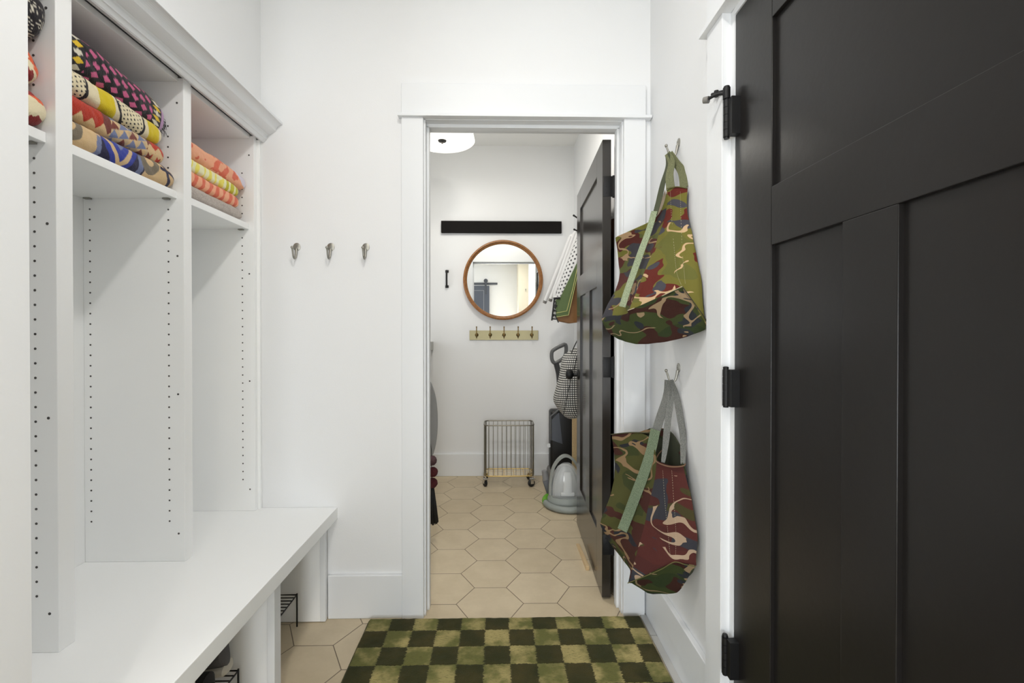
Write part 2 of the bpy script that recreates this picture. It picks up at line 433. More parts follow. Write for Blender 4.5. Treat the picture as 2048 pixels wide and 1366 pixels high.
# big door casing
bm = B()
box(bm, .614, .64, 1.2375, 1.328, 0, 2.052, .0015)
box(bm, .599, .64, .20, 1.352, 2.052, 2.066, .0015)
box(bm, .616, .64, .215, 1.335, 2.066, 2.19, .002)
box(bm, .614, .64, .22, .311, 0, 2.052, .0015)
struct('trim_3', bm, TRIM, 'white casing with a header board around the large dark door', 'door casing')
bm = B()
box(bm, .6385, .76, 1.2185, 1.2465, 0, 2.05); box(bm, .6385, .76, .303, .331, 0, 2.05); box(bm, .6385, .76, .331, 1.2185, 2.034, 2.052)
struct('trim_4', bm, TRIM, 'white jamb around the large dark door', 'door jamb')

# ------------------------------------------------------------ doors: one top panel over two tall panels
def door_leaf(W, H, th, stile, mull, zt, zl, z0=.01, rec=.010, botrail=.26):
    """leaf in local x = thickness (0..th), y = 0..W; frame with recessed flat panels on both sides"""
    bm = B(); e = .0015
    box(bm, 0, th, 0, stile, z0, H, e); box(bm, 0, th, W - stile, W, z0, H, e)
    box(bm, 0, th, stile, W - stile, zt[1], H, e); box(bm, 0, th, stile, W - stile, zl, zt[0], e)
    box(bm, 0, th, stile, W - stile, z0, botrail, e)
    c = W / 2; box(bm, 0, th, c - mull / 2, c + mull / 2, botrail, zl, e)
    box(bm, rec, th - rec, stile - .004, W - stile + .004, zt[0] - .004, zt[1] + .004)
    box(bm, rec, th - rec, stile - .004, c - mull / 2 + .004, botrail - .004, zl + .004)
    box(bm, rec, th - rec, c + mull / 2 - .004, W - stile + .004, botrail - .004, zl + .004)
    return bm
d1 = thing('door_1', 'large charcoal panel door on the right in the foreground', 'door', (.640, .334, 0), kind='structure')
obj('door_leaf', door_leaf(.882, 2.031, .04, .163, .118, (1.518, 1.912), 1.381), DOORM, d1)
for z0 in (.255, .980, 1.703):
    bm = B()
    for k in range(5):
        a = z0 + k * .0198; cyl(bm, (.6165, 1.2165, a + .0006), (.6165, 1.2165, a + .0192), .0085, seg=20)
    cyl(bm, (.6165, 1.2165, z0 - .004), (.6165, 1.2165, z0 + .103), .0068, seg=16)
    lathe(bm, [(0, .004), (.006, .003), (.0075, 0), (.0075, -.002)], Matrix.Translation((.6165, 1.2165, z0 + .103)), 16)
    h = part('hinge', bm, BLACK, d1, True)
    bm = B(); box(bm, .6165, .6415, 1.1895, 1.2125, z0, z0 + .099, .0008)
    sub('hinge_leaf', bm, BLACK, d1, h)
# hinge pin door stop on the top hinge
bm = B(); q = Vector((.6165, 1.2165, 1.812)); cyl(bm, q - Vector((0, 0, .006)), q + Vector((0, 0, .024)), .0095, seg=18)
cyl(bm, q + Vector((0, 0, .024)), q + Vector((0, 0, .028)), .0075, seg=18)
ds = part('hinge_stop', bm, BLACK, d1, True)
tipp = at(1413, 200, Y=1.255); tip2 = at(1424, 189, Y=1.275)
bm = B(); tube(bm, smoothpath([q + Vector((0, 0, .010)), (q + tipp) / 2 + Vector((0, 0, .010)), tipp], 6), .0042, 10)
cyl(bm, q + Vector((0, 0, .017)), tip2, .0045, .004); cyl(bm, tip2.lerp(q, .30) - Vector((0, 0, .004)), tip2.lerp(q, .30) + Vector((0, 0, .012)), .006)
sub('stop_arm', bm, BLACK, d1, ds, True)
bm = B(); dr = (tipp - q).normalized(); cyl(bm, tipp - dr * .006, tipp + dr * .008, .0095, .0085, 18)
sub('rubber_tip', bm, RUBBER, d1, ds, True)

A2 = R(-2.0)
d2 = thing('door_2', 'dark open panel door of the laundry room with a black round knob', 'door', (.4625, 2.000, 0), A2, kind='structure')
obj('door_leaf', door_leaf(.805, 2.033, .038, .135, .125, (1.52, 1.915), 1.400, rec=.009), DOORG, d2)
for z0 in (.20, .985, 1.782):
    bm = B(); box(bm, .004, .040, -.0022, .0005, z0, z0 + .09, .001)
    for zz in (.015, .045, .075): cyl(bm, (.016, -.0035, z0 + zz), (.016, 0, z0 + zz), .0035, seg=10)
    h = obj('hinge', bm, BLACK, d2, True)
    bm = B(); cyl(bm, (.050, .004, z0 - .003), (.050, .004, z0 + .093), .0062, seg=14); box(bm, .038, .050, .001, .004, z0, z0 + .09)
    obj('hinge_barrel', bm, BLACK, h, True)
bm = B()
MX = Matrix.Translation((0, .735, .935)) @ Matrix.Rotation(R(-90), 4, 'Y')
lathe(bm, [(0, 0), (.032, 0), (.032, .004), (.028, .008), (.012, .010), (.0105, .016), (.010, .030), (.018, .034), (.027, .041), (.0315, .053), (.030, .065), (.021, .074), (.010, .0775), (0, .078)], MX, 32)
obj('door_knob', bm, BLACK, d2, True)

# barn door behind the camera, seen in the mirror
d3 = thing('door_3', 'dark grey sliding barn door behind the camera, seen in the mirror', 'door', (-.6, -2.55, 0), kind='structure')
BG = mat('barn_grey', (70, 76, 88), .5)
bm = B(); box(bm, -1.08, -.18, -2.56, -2.52, .01, 2.27, .002); part('door_leaf', bm, BG, d3)
bm = B()
for a in ((-1.0, -.30, 1.30, 2.17), (-1.0, -.30, .15, 1.18)):
    x0, x1, z0, z1 = a
    for b in ((x0, x1, z0, z0 + .008), (x0, x1, z1 - .008, z1), (x0, x0 + .008, z0, z1), (x1 - .008, x1, z0, z1)):
        box(bm, b[0], b[1], -2.521, -2.517, b[2], b[3])
part('panel_bead', bm, mat('bead_grey', (150, 152, 156), .5), d3)
bm = B(); box(bm, -2.2, 0, -2.575, -2.567, 2.30, 2.345, .002); part('sliding_track', bm, mat('track_grey', (64, 68, 76), .5), d3)
bm = B(); box(bm, -.28, -.24, -2.55, -2.512, 2.08, 2.36, .003); cyl(bm, (-.26, -2.562, 2.385), (-.26, -2.545, 2.385), .045, seg=24)
part('roller_hanger', bm, mat('track_grey', (64, 68, 76), .5), d3)

# ------------------------------------------------------------ cubby cabinet
XF = -.986
cab = thing('cubby_cabinet', 'tall white open cubby cabinet with towel shelves standing on the bench', 'cabinet', (-1.15, 1.28, .457))
def pins(bm, y, cols, z0, z1, skip=()):
    z = z0
    while z < z1:
        for x in cols:
            if not any(a < z < b for a, b in skip): cyl(bm, (x, y + .0005, z), (x, y - .0006, z), .0028, seg=10, mi=1)
        z += .0327
for y0, y1 in ((1.038, 1.078), (1.452, 1.489), (1.866, 1.885)):
    bm = B(); box(bm, -1.297, XF, y0, y1, .457, 1.978, .0012)
    pins(bm, y0, (-1.2765, -1.034), .6173 - .0327, 1.85, ((1.585, 1.64),))
    for z in (.545, .985, 1.42, 1.90): cyl(bm, (-1.006, y0 + .0005, z), (-1.006, y0 - .0006, z), .0032, seg=10, mi=1)
    part('divider_panel', bm, [CAB, HOLE], cab)
bm = B(); box(bm, -1.297, XF, .651, .668, .457, 1.978, .0012); part('divider_panel', bm, CAB, cab)
bm = B(); box(bm, -1.311, -1.2975, .651, 1.899, .457, 2.04); part('back_panel', bm, CAB, cab)
for y0, y1 in ((.668, 1.038), (1.078, 1.452), (1.489, 1.866)):
    bm = B(); box(bm, -1.297, -1.007, y0 + .0008, y1 - .0008, 1.600, 1.623, .001); sh = part('shelf', bm, CAB, cab)
    for x in (-1.2765, -1.034):
        for y in (y0 + .006, y1 - .006):
            bm = B(); box(bm, x - .012, x + .008, y - .0052, y + .0052, 1.5955, 1.5998, .001); sub('shelf_pin', bm, NICKEL, cab, sh)
bm = B()
for y0, y1 in ((.668, 1.038), (1.078, 1.452), (1.489, 1.866)): box(bm, -1.297, -1.002, y0 + .0005, y1 - .0005, 1.966, 1.984, .001)
part('top_panel', bm, CAB, cab)
bm = B(); box(bm, -1.0, -.9745, 1.886, 1.899, .457, 1.97, .001); part('scribe_strip', bm, CAB, cab)
bm = B()
prof = [(-.992, 1.980), (-.981, 1.9755), (-.977, 1.9705), (-.9635, 1.9640), (-.9600, 1.9668), (-.9555, 1.9735), (-.954, 1.976), (-.9505, 1.9775), (-.9495, 1.992), (-.945, 1.9945)]
for i in range(7):   # lower ovolo, then the big cove
    a = i / 6; prof.append((-.944 + .030 * a, 1.9955 + .016 * (a ** 1.5)))
for i in range(1, 9):
    a = i / 8 * PI / 2; prof.append((-.914 + .026 * (1 - math.cos(a)) * .95 + .002, 2.0125 + .0245 * math.sin(a)))
prof += [(-.8865, 2.0375), (-.8855, 2.0385), (-.8855, 2.0465), (-.974, 2.052), (-.992, 2.052)]
Mx = Matrix(((1, 0, 0, 0), (0, 0, 1, .651), (0, 1, 0, 0), (0, 0, 0, 1)))
prism(bm, prof, 1.248, Mx); part('crown_moulding', bm, TRIM, cab)

# ------------------------------------------------------------ bench
ben = thing('storage_bench', 'long white storage bench with open shoe cubbies under the cabinet', 'bench', (-.98, 1.28, 0))
bm = B(); box(bm, -1.311, -.665, .651, 1.899, .4085, .4568, .0015); part('bench_top', bm, CAB, ben)
for y0, y1 in ((1.026, 1.066), (1.440, 1.482), (1.862, 1.882)):
    c = (y0 + y1) / 2
    bm = B(); box(bm, -1.30, -.7245, c - .0095, c + .0095, .003, .408, .0008); pp = part('cubby_partition', bm, CAB, ben)
    bm = B(); box(bm, -.7245, -.702, y0, y1, .003, .408, .001); sub('face_strip', bm, TRIM, ben, pp)
bm = B(); box(bm, -1.311, -1.301, .66, 1.88, .003, .408); part('back_panel', bm, CAB, ben)

# ------------------------------------------------------------ coat hooks
def hook_parts(root):
    """local: wall plane y=0, hook reaches towards -y"""
    bm = B(); lathe(bm, [(0, .0035), (.009, .003), (.0125, .0012), (.0128, 0), (0, 0)], Matrix.Scale(1.15, 4, (0, 0, 1)) @ Matrix.Rotation(R(90), 4, 'X'), 24)
    lathe(bm, [(0, .0022), (.0025, .0016), (.003, 0)], Matrix.Translation((0, -.003, .004)) @ Matrix.Rotation(R(90), 4, 'X'), 12)
    obj('backplate', bm, NICKEL, root, True)
    bm = B(); P = smoothpath([(0, -.003, -.008), (0, -.006, -.022), (0, -.011, -.038), (0, -.021, -.045), (0, -.030, -.038), (0, -.035, -.022), (0, -.040, -.010)], 5)
    tube(bm, P, [.0052 - .0022 * min(1, i / 12) for i in range(len(P))], 12)
    bmesh.ops.create_uvsphere(bm, u_segments=12, v_segments=8, radius=.0050, matrix=Matrix.Translation((0, -.0402, -.0085)))
    obj('prong', bm, NICKEL, root, True)
hk = thing('coat_hook', 'leftmost of three small nickel coat hooks on the white wall', 'hook', (-.8295, 1.8998, 1.536), 0, 'nickel coat hooks beside the doorway')
hook_parts(hk)
dup(hk, (-.690, 1.8998, 1.536), 0, 'middle of three small nickel coat hooks on the white wall')
dup(hk, (-.5455, 1.8998, 1.536), 0, 'rightmost of three small nickel coat hooks, nearest the doorway casing')
h4 = dup(hk, (.6398, 1.600, 1.850), R(-90), 'upper nickel wall hook holding the light camouflage bag'); h4['group'] = 'nickel hooks on the right wall'
h5 = dup(hk, (.6398, 1.5955, 1.056), R(-90), 'lower nickel wall hook holding the dark camouflage bag'); h5['group'] = 'nickel hooks on the right wall'
for h in (hk, *[o for o in COL.objects if o.name.startswith('coat_hook')]): h.scale = (1.2, 1.1, 1.15)
h6 = dup(hk, (.585, -1.8998, 2.13), R(180), 'small wall hook on the cream pier, seen in the mirror'); h6['group'] = 'hook in the mirror'

# ------------------------------------------------------------ camouflage tote bags
def bag(root, rings, mats, sharp=(), name='bag_body', cut=(3, 5)):
    V = [[(Vector(p[1:]) if p[0] == 'w' else at(p[0], p[1], Y=p[2])) for p in r] for r in rings]
    for r in V:
        for v in r:
            v.x = min(v.x, .6335)
    n = len(V[0])
    bm = B(); cr = bm.edges.layers.float.new('crease_edge'); vc_ = bm.verts.layers.float.new('crease_vert')
    vs = [[bm.verts.new(p) for p in r] for r in V]
    for i in range(len(vs) - 1):
        for k in range(n):
            f = bm.faces.new([vs[i][k], vs[i][(k + 1) % n], vs[i + 1][(k + 1) % n], vs[i + 1][k]])
            f.material_index = 1 if (cut[0] <= k < cut[1] and i < len(vs) - 2) else (2 if i == len(vs) - 2 else 0)
    for a, b in sharp: vs[a][b][vc_] = .9
    c = sum((v.co for v in vs[-1]), Vector()) / n - Vector((0, 0, .006)); cv = bm.verts.new(c)
    for k in range(n):
        f = bm.faces.new([vs[-1][k], vs[-1][(k + 1) % n], cv]); f.material_index = 2
    def crease(a, b, v):
        e = bm.edges.get((a, b))
        if e: e[cr] = v
    for i in range(len(vs) - 1): crease(vs[i][3], vs[i + 1][3], .8); crease(vs[i][5], vs[i + 1][5], .8); crease(vs[i][0], vs[i + 1][0], .8)
    for k in range(n): crease(vs[0][k], vs[0][(k + 1) % n], .6)
    for k in (3, 4): crease(vs[-2][k], vs[-2][k + 1], 1)
    for k in range(n): crease(vs[-1][k], vs[-1][(k + 1) % n], .75)
    o = obj(name, local(bm, root), mats, root, True, 60)
    m = o.modifiers.new('sub', 'SUBSURF'); m.levels = m.render_levels = 3
    tx = bpy.data.textures.new('fold', 'CLOUDS'); tx.noise_scale = .09
    d = o.modifiers.new('folds', 'DISPLACE'); d.texture = tx; d.strength = .010; d.mid_level = .5; d.texture_coords = 'LOCAL'
    s = o.modifiers.new('cloth', 'SOLIDIFY'); s.thickness = .0022; s.offset = -1; s.material_offset = 3; 
    return o, V
def seam(root, P, parent, name='seam', r=.0014, m=THREAD):
    bm = B(); tube(bm, smoothpath(P, 6), r, 6); return sub(name, bm, m, root, parent, True)
def stitches(root, P, parent):
    bm = B(); Q = smoothpath(P, 26)
    for i in range(0, len(Q) - 1, 2): tube(bm, [Q[i], Q[i + 1]], .00045, 5)
    return sub('stitching', bm, THREAD, root, parent)

b1 = thing('tote_bag', 'light camouflage canvas tote bag hanging from the upper wall hook', 'bag', (.60, 1.60, 1.82), 0, 'camouflage tote bags on the right wall')
rg1 = [
 [(1230, 475, 1.78), (1278, 453, 1.69), (1324, 434, 1.60), (1334, 377, 1.57), (1354, 373, 1.53), (1375, 376, 1.50), ('w', .632, 1.55, 1.66), ('w', .57, 1.80, 1.50)],
 [(1232, 490, 1.785), (1280, 475, 1.69), (1322, 450, 1.60), (1337, 420, 1.565), (1356, 418, 1.51), (1373, 416, 1.50), ('w', .633, 1.55, 1.60), ('w', .57, 1.82, 1.45)],
 [(1237, 530, 1.79), (1268, 520, 1.69), (1290, 515, 1.61), (1302, 508, 1.57), (1352, 500, 1.47), (1393, 480, 1.455), ('w', .633, 1.52, 1.47), ('w', .56, 1.83, 1.40)],
 [(1240, 560, 1.77), (1256, 575, 1.67), (1268, 580, 1.60), (1276, 574, 1.56), (1358, 540, 1.425), (1408, 560, 1.40), ('w', .633, 1.50, 1.36), ('w', .56, 1.83, 1.34)],
 [(1199, 640, 1.70), (1225, 634, 1.635), (1243, 628, 1.585), (1256, 622, 1.55), (1366, 573, 1.405), (1421, 650, 1.366), ('w', .633, 1.48, 1.22), ('w', .52, 1.81, 1.24)],
 [(1214, 664, 1.68), (1234, 678, 1.63), (1252, 685, 1.59), (1272, 690, 1.56), (1342, 688, 1.47), (1420, 660, 1.368), ('w', .632, 1.46, 1.19), ('w', .52, 1.78, 1.20)]]
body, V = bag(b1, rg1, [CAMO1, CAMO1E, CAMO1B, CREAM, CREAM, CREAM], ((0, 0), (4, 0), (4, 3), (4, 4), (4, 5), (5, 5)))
off = Vector((-.004, -.004, 0))
bt = B(); hkp = Vector((.600, 1.600, 1.8115))
def pts(*L): return [at(a, b, Y=c) for a, b, c in L]
stitches(b1, [p + off for p in pts((1342, 384, 1.55), (1344, 425, 1.54), (1350, 500, 1.485), (1355, 545, 1.44), (1364, 570, 1.41))], body)
stitches(b1, [p + off for p in pts((1362, 384, 1.515), (1363, 425, 1.50), (1366, 500, 1.468), (1370, 545, 1.425), (1372, 568, 1.405))], body)
seam(b1, [p + off for p in pts((1257, 621, 1.548), (1290, 609, 1.515), (1330, 590, 1.455), (1366, 573, 1.402))], body)
seam(b1, [p + off * .5 for p in pts((1366, 574, 1.402), (1385, 600, 1.385), (1405, 628, 1.372), (1419, 650, 1.364))], body, m=mat('dark_thread', (44, 42, 32), .8))
seam(b1, [p + off * .6 for p in pts((1334, 378, 1.57), (1354, 374, 1.53), (1375, 377, 1.50))], body, r=.0018, m=mat('olive_binding', (90, 86, 44), .8))
bm = B()
ribbon(bm, [hkp] + pts((1336, 330, 1.60), (1326, 365, 1.60), (1318, 400, 1.60), (1309, 432, 1.60)), (.35, -.9, 0), [.020, .022, .030, .026], .002)
hs = part('shoulder_strap', bm, mat('dark_olive', (70, 74, 54), .85), b1)
bm = B(); ribbon(bm, [p + Vector((-.007, -.010, 0)) for p in pts((1311, 424, 1.60), (1300, 462, 1.60), (1286, 500, 1.595), (1270, 545, 1.59), (1257, 582, 1.575), (1247, 614, 1.575))], (.75, -.65, 0), [.022, .025, .024], .0025)
sub('sewn_band', bm, WEB1L, b1, hs)
bm = B(); ribbon(bm, [hkp + Vector((.0, 0, .002))] + pts((1343, 325, 1.585), (1339, 350, 1.57), (1341, 377, 1.555)), (.6, -.8, 0), [.022, .028, .032], .002)
ribbon(bm, [hkp + Vector((.008, -.003, .001))] + pts((1354, 328, 1.58), (1364, 345, 1.555), (1368, 377, 1.525)), (.5, -.85, 0), [.022, .028, .030], .002)
part('handle_loop', bm, WEB1, b1)
bm = B(); A_ = pts((1330, 380, 1.605), (1320, 408, 1.615), (1311, 440, 1.625), (1329, 440, 1.615), (1334, 405, 1.60)); vs = [bm.verts.new(p) for p in A_] + [bm.verts.new(p + Vector((.002, .003, 0))) for p in A_]
bm.faces.new(vs[:5]); bm.faces.new(vs[5:][::-1])
for k in range(5): bm.faces.new([vs[k], vs[(k + 1) % 5], vs[5 + (k + 1) % 5], vs[5 + k]])
part('lining_flap', bm, CREAM, b1)

b2 = thing('tote_bag', 'dark brown camouflage tote bag hanging open from the lower wall hook', 'bag', (.60, 1.596, 1.02), 0, 'camouflage tote bags on the right wall')
rg2 = [
 [(1222, 869, 1.74), (1262, 865, 1.68), (1303, 866, 1.62), (1314, 922, 1.55), (1340, 933, 1.49), (1369, 931, 1.46), (1359, 886, 1.62), (1300, 862, 1.72)],
 [(1226, 900, 1.75), (1262, 905, 1.68), (1296, 910, 1.62), (1312, 942, 1.55), (1341, 954, 1.485), (1371, 950, 1.455), ('w', .633, 1.56, .86), ('w', .60, 1.74, .86)],
 [(1231, 960, 1.73), (1258, 965, 1.66), (1285, 970, 1.60), (1303, 985, 1.55), (1344, 1000, 1.46), (1385, 1000, 1.42), ('w', .633, 1.53, .75), ('w', .60, 1.74, .76)],
 [(1196, 1052, 1.70), (1226, 1052, 1.65), (1257, 1062, 1.60), (1282, 1076, 1.545), (1347, 1070, 1.44), (1398, 1078, 1.395), ('w', .633, 1.50, .62), ('w', .58, 1.74, .65)],
 [(1221, 1090, 1.69), (1240, 1108, 1.63), (1254, 1128, 1.58), (1256, 1166, 1.53), (1350, 1123, 1.415), (1394, 1132, 1.402), ('w', .633, 1.47, .52), ('w', .60, 1.66, .53)],
 [(1236, 1106, 1.67), (1248, 1122, 1.62), (1257, 1134, 1.58), (1300, 1190, 1.52), (1356, 1190, 1.45), (1390, 1140, 1.406), ('w', .632, 1.47, .50), ('w', .60, 1.62, .50)]]
body2, V2 = bag(b2, rg2, [CAMO2, CAMO2E, CAMO1B, mat('dark_lining', (46, 50, 32), .9), mat('dark_lining', (46, 50, 32), .9), mat('dark_lining', (46, 50, 32), .9)], ((0, 0), (3, 0), (4, 3), (4, 4), (4, 5), (5, 3), (5, 4), (5, 5), (0, 5), (5, 2)))
hk2 = Vector((.600, 1.5955, 1.0125))
for a in (0, 18):
    stitches(b2, [p + off for p in pts((1327 + a, 940, 1.52 - a * .0018), (1331 + a, 1000, 1.485 - a * .0018), (1337 + a * .9, 1060, 1.455 - a * .0012), (1342 + a * .6, 1110, 1.43 - a * .0008))], body2)
seam(b2, [p + off for p in pts((1257, 1165, 1.528), (1290, 1152, 1.49), (1325, 1137, 1.445), (1350, 1123, 1.412), (1372, 1128, 1.405), (1393, 1132, 1.40))], body2, m=mat('olive_binding', (90, 86, 44), .8))
seam(b2, [p + off * .4 for p in pts((1358, 884, 1.60), (1369, 920, 1.50), (1368, 931, 1.462), (1340, 933, 1.488), (1314, 923, 1.55), (1318, 908, 1.60), (1335, 892, 1.64))], body2, 'rim_binding', .0022, mat('rim_brown', (112, 84, 62), .8))
seam(b2, pts((1222, 869, 1.738), (1262, 865, 1.678), (1303, 866, 1.618)), body2, 'rim_binding', .0022, mat('rim_green', (62, 60, 36), .8))
bm = B()
ribbon(bm, [hk2] + pts((1334, 790, 1.60), (1322, 830, 1.60), (1312, 862, 1.60)), (.5, -.85, 0), [.022, .032, .036, .036], .002)
hs = part('shoulder_strap', bm, WEB2, b2)
bm = B(); ribbon(bm, [p + Vector((-.008, -.012, 0)) for p in pts((1313, 858, 1.60), (1304, 900, 1.60), (1290, 945, 1.60), (1275, 985, 1.605), (1258, 1030, 1.61), (1247, 1058, 1.60))], (.75, -.65, 0), [.034, .037, .036], .0025)
sub('sewn_band', bm, WEB2L, b2, hs)
bm = B()
ribbon(bm, [hk2 + Vector((.004, 0, 0))] + pts((1342, 790, 1.59), (1336, 840, 1.57), (1331, 890, 1.56), (1326, 925, 1.535)), (.9, -.4, 0), [.020, .022, .022, .012], .002)
ribbon(bm, [hk2 + Vector((.010, -.002, 0))] + pts((1352, 790, 1.58), (1361, 840, 1.54), (1366, 875, 1.52), (1366, 928, 1.478)), (.6, -.8, 0), [.020, .024, .024, .016], .002)
part('handle_loop', bm, WEB2, b2)

# ------------------------------------------------------------ towels
def towel_mat(name):
    t = NT(name, .95); a = t.n('ShaderNodeAttribute', attribute_name='weave'); t.col(a.outputs['Color'])
    t.b.inputs['Sheen Weight'].default_value = .25; t.b.inputs['Specular IOR Level'].default_value = .1
    t.bump(t.math('ADD', t.noise(t.pos(), 500, 2), t.noise(t.pos(), 60, 3)), .5, .004); return t.m
TOW = towel_mat('towel_terry')
C_ = {k: lin(v) for k, v in dict(black=(30, 27, 32), pink=(196, 92, 134), yel=(222, 186, 46), white=(214, 208, 190), lil=(178, 142, 180), rose=(176, 74, 92), cream=(226, 214, 180), mustard=(214, 190, 28),
    red=(184, 52, 30), dred=(140, 34, 34), tan=(208, 178, 134), blue=(44, 58, 150), slate=(112, 122, 158), navy=(38, 36, 66), khaki=(118, 108, 92), orange=(218, 92, 46), maroon=(118, 56, 48), tan2=(196, 172, 136),
    peach=(236, 168, 132), coral=(220, 106, 78), lemon=(236, 222, 96), pale=(236, 234, 190), lav=(214, 208, 222), grey=(188, 178, 170), grey2=(160, 150, 143), knit=(206, 200, 184), lime=(196, 190, 40)).items()}
def tnoise(x, y, s=1.0, z=0): return noise.noise(Vector((x * s, y * s, z)))
# every pattern: f(y, a) with y metres along the towel, a metres around its section (0 = top middle of the front roll)
def p_zig(y, a):
    y2 = y + .012 * math.sin(a * 45)
    y += .022
    if y < .085:                                 # plain stripes, then a row of diamonds
        if y < .035: return C_['lil'] if (y * 55 + a * 6) % 1 < .45 else (C_['rose'] if (y * 55) % 1 < .75 else C_['black'])
        if y < .048: return C_['lil']
        k = (a / .020); f = abs((k % 1) - .5) * 2; g = abs((y - .066) / .016)
        return (C_['yel'] if int(k) % 2 else C_['white']) if f + g < .92 else C_['black']
    if y > .300:
        if y > .338: return C_['lil'] if y < .352 else (C_['black'] if y < .358 else C_['lil'])
        k = a / .014; f = abs((k % 1) - .5) * 2; g = abs((y - .319) / .019)
        return (C_['yel'] if int(k) % 2 else C_['white']) if f + g < .95 else C_['black']
    u = (y2 + .022) / .030; v = a / .024; r = int(math.floor(u)); v += .5 * (r % 2)
    f = abs((u % 1) - .5) * 2; g = abs((v % 1) - .5) * 2
    if f + g < .80: return C_['pink']
    return C_['black']
def p_cream(y, a):
    y = y + .010 * math.sin(a * 30)
    for c0, w_ in ((.020, .052), (.205, .045)):   # dotted ovals with a black outline
        d = math.hypot((y - c0) / w_, (a - .060) / .085)
        if d < .92:
            u, v = y / .0115, a / .0105; v += .5 * (int(math.floor(u)) % 2)
            return C_['black'] if math.hypot((u % 1) - .5, (v % 1) - .5) < .23 else C_['cream']
        if d < 1.06: return C_['black']
    if .105 < y < .150 or .265 < y < .310: return C_['mustard']
    return C_['cream']
def p_red(y, a):
    k = y / .032; f = abs((k % 1) - .5) * 2; b = a - .058
    if y < .135:
        if b > .030 + .022 * f: return C_['tan'] if b < .064 else C_['maroon']
        r = .9 + .1 * math.sin((y + a) * 900); c = C_['red'] if y < .112 else C_['maroon']
        return tuple(x * r for x in c)
    if y > .262:
        if abs(b - .026) < .016 * (1 - f) + .002: return C_['tan']
        if b > .03 and f > .5: return C_['tan']
        return C_['red'] if y > .278 else C_['maroon']
    g = (a + y * .4) / .024; tri = g % 1; j = int(math.floor(k)) + int(math.floor(g))
    return (C_['slate'] if j % 3 else C_['maroon']) if f < tri else (C_['tan'] if j % 2 else C_['tan2'])
def p_blue(y, a):
    u = y + tnoise(y, a, 30) * .006; b = a - .062
    q = (abs(u - .160) + .60 * (b + .020)) / 1.15              # nested chevrons pointing down
    if abs(u - .160) < .058 and b < .06:
        if q < .018: return C_['slate']
        if q < .034: return C_['blue']
        if q < .046: return C_['tan']
        if q < .060: return C_['blue']
        return C_['navy']
    for c0 in (.018, .262):
        d = math.hypot(u - c0, b * .8)
        if d < .014: return C_['tan']
        if d < .034: return C_['khaki']
    if abs(u - .100) < .014 and b > .0: return C_['slate']
    if abs(u - .222) < .014 and b > .0: return C_['slate']
    if abs(u - .225) < .018: return C_['navy'] if b > -.03 else C_['tan']
    if abs(u - .320 - b * .4) < .006 or (u > .30 and abs(b - .01) < .005): return C_['navy']
    if abs(u - .070) < .006 and b < -.01: return C_['navy']
    return C_['tan']
def p_orange(y, a):
    n = tnoise(y, a, 34, 2) + .5 * tnoise(y, a, 80, 2)
    if y > .24 + 1.2 * (a - .02) and a < .095: return C_['lav'] if n < .35 else C_['peach']
    if .15 < y < .30 and n > .02: return C_['coral']
    return C_['coral'] if n > .52 else C_['peach']
def p_yellow(y, a):
    n = math.sin(y * 190 + 3 * tnoise(y, a, 25)) + tnoise(y, a, 40, 5)
    if y > .23: return C_['lime'] if n > -.4 else C_['pale']
    return C_['lemon'] if n > .35 else C_['pale']
def p_coral(y, a):
    n = math.sin(y * 160 + 60 * a) + 1.3 * tnoise(y, a, 30, 8)
    if y > .22 and a < .05: return C_['peach']
    if a < .028: return C_['peach']
    return C_['coral'] if n > .0 else C_['peach']
def p_grey(y, a): return C_['grey'] if random.random() < .6 else C_['grey2']
def p_ikat(y, a):
    n = tnoise(y, a, 17, 21) + .22 * tnoise(y, a * .2, 160, 3)
    m = tnoise(y, a, 15, 33) + .22 * tnoise(y * .2, a, 160, 4)
    return C_['dred'] if n > -.03 else (C_['orange'] if m > .10 else C_['cream'])
def p_ikat2(y, a):
    n = tnoise(y, a, 19, 51) + .22 * tnoise(y, a * .2, 160, 3)
    m = tnoise(y, a, 13, 63) + .22 * tnoise(y * .2, a, 160, 4)
    return C_['dred'] if n > .03 else (C_['orange'] if m > .06 else C_['cream'])
def p_knit(y, a):
    u = y / .005; v = a / .007; w_ = math.sin(v * 6.28 + 2.2 * math.sin(u)) + 1.5 * tnoise(y, a, 45, 9) + .9 * tnoise(y, a, 240, 2)
    return C_['knit'] if w_ > .95 else C_['black']
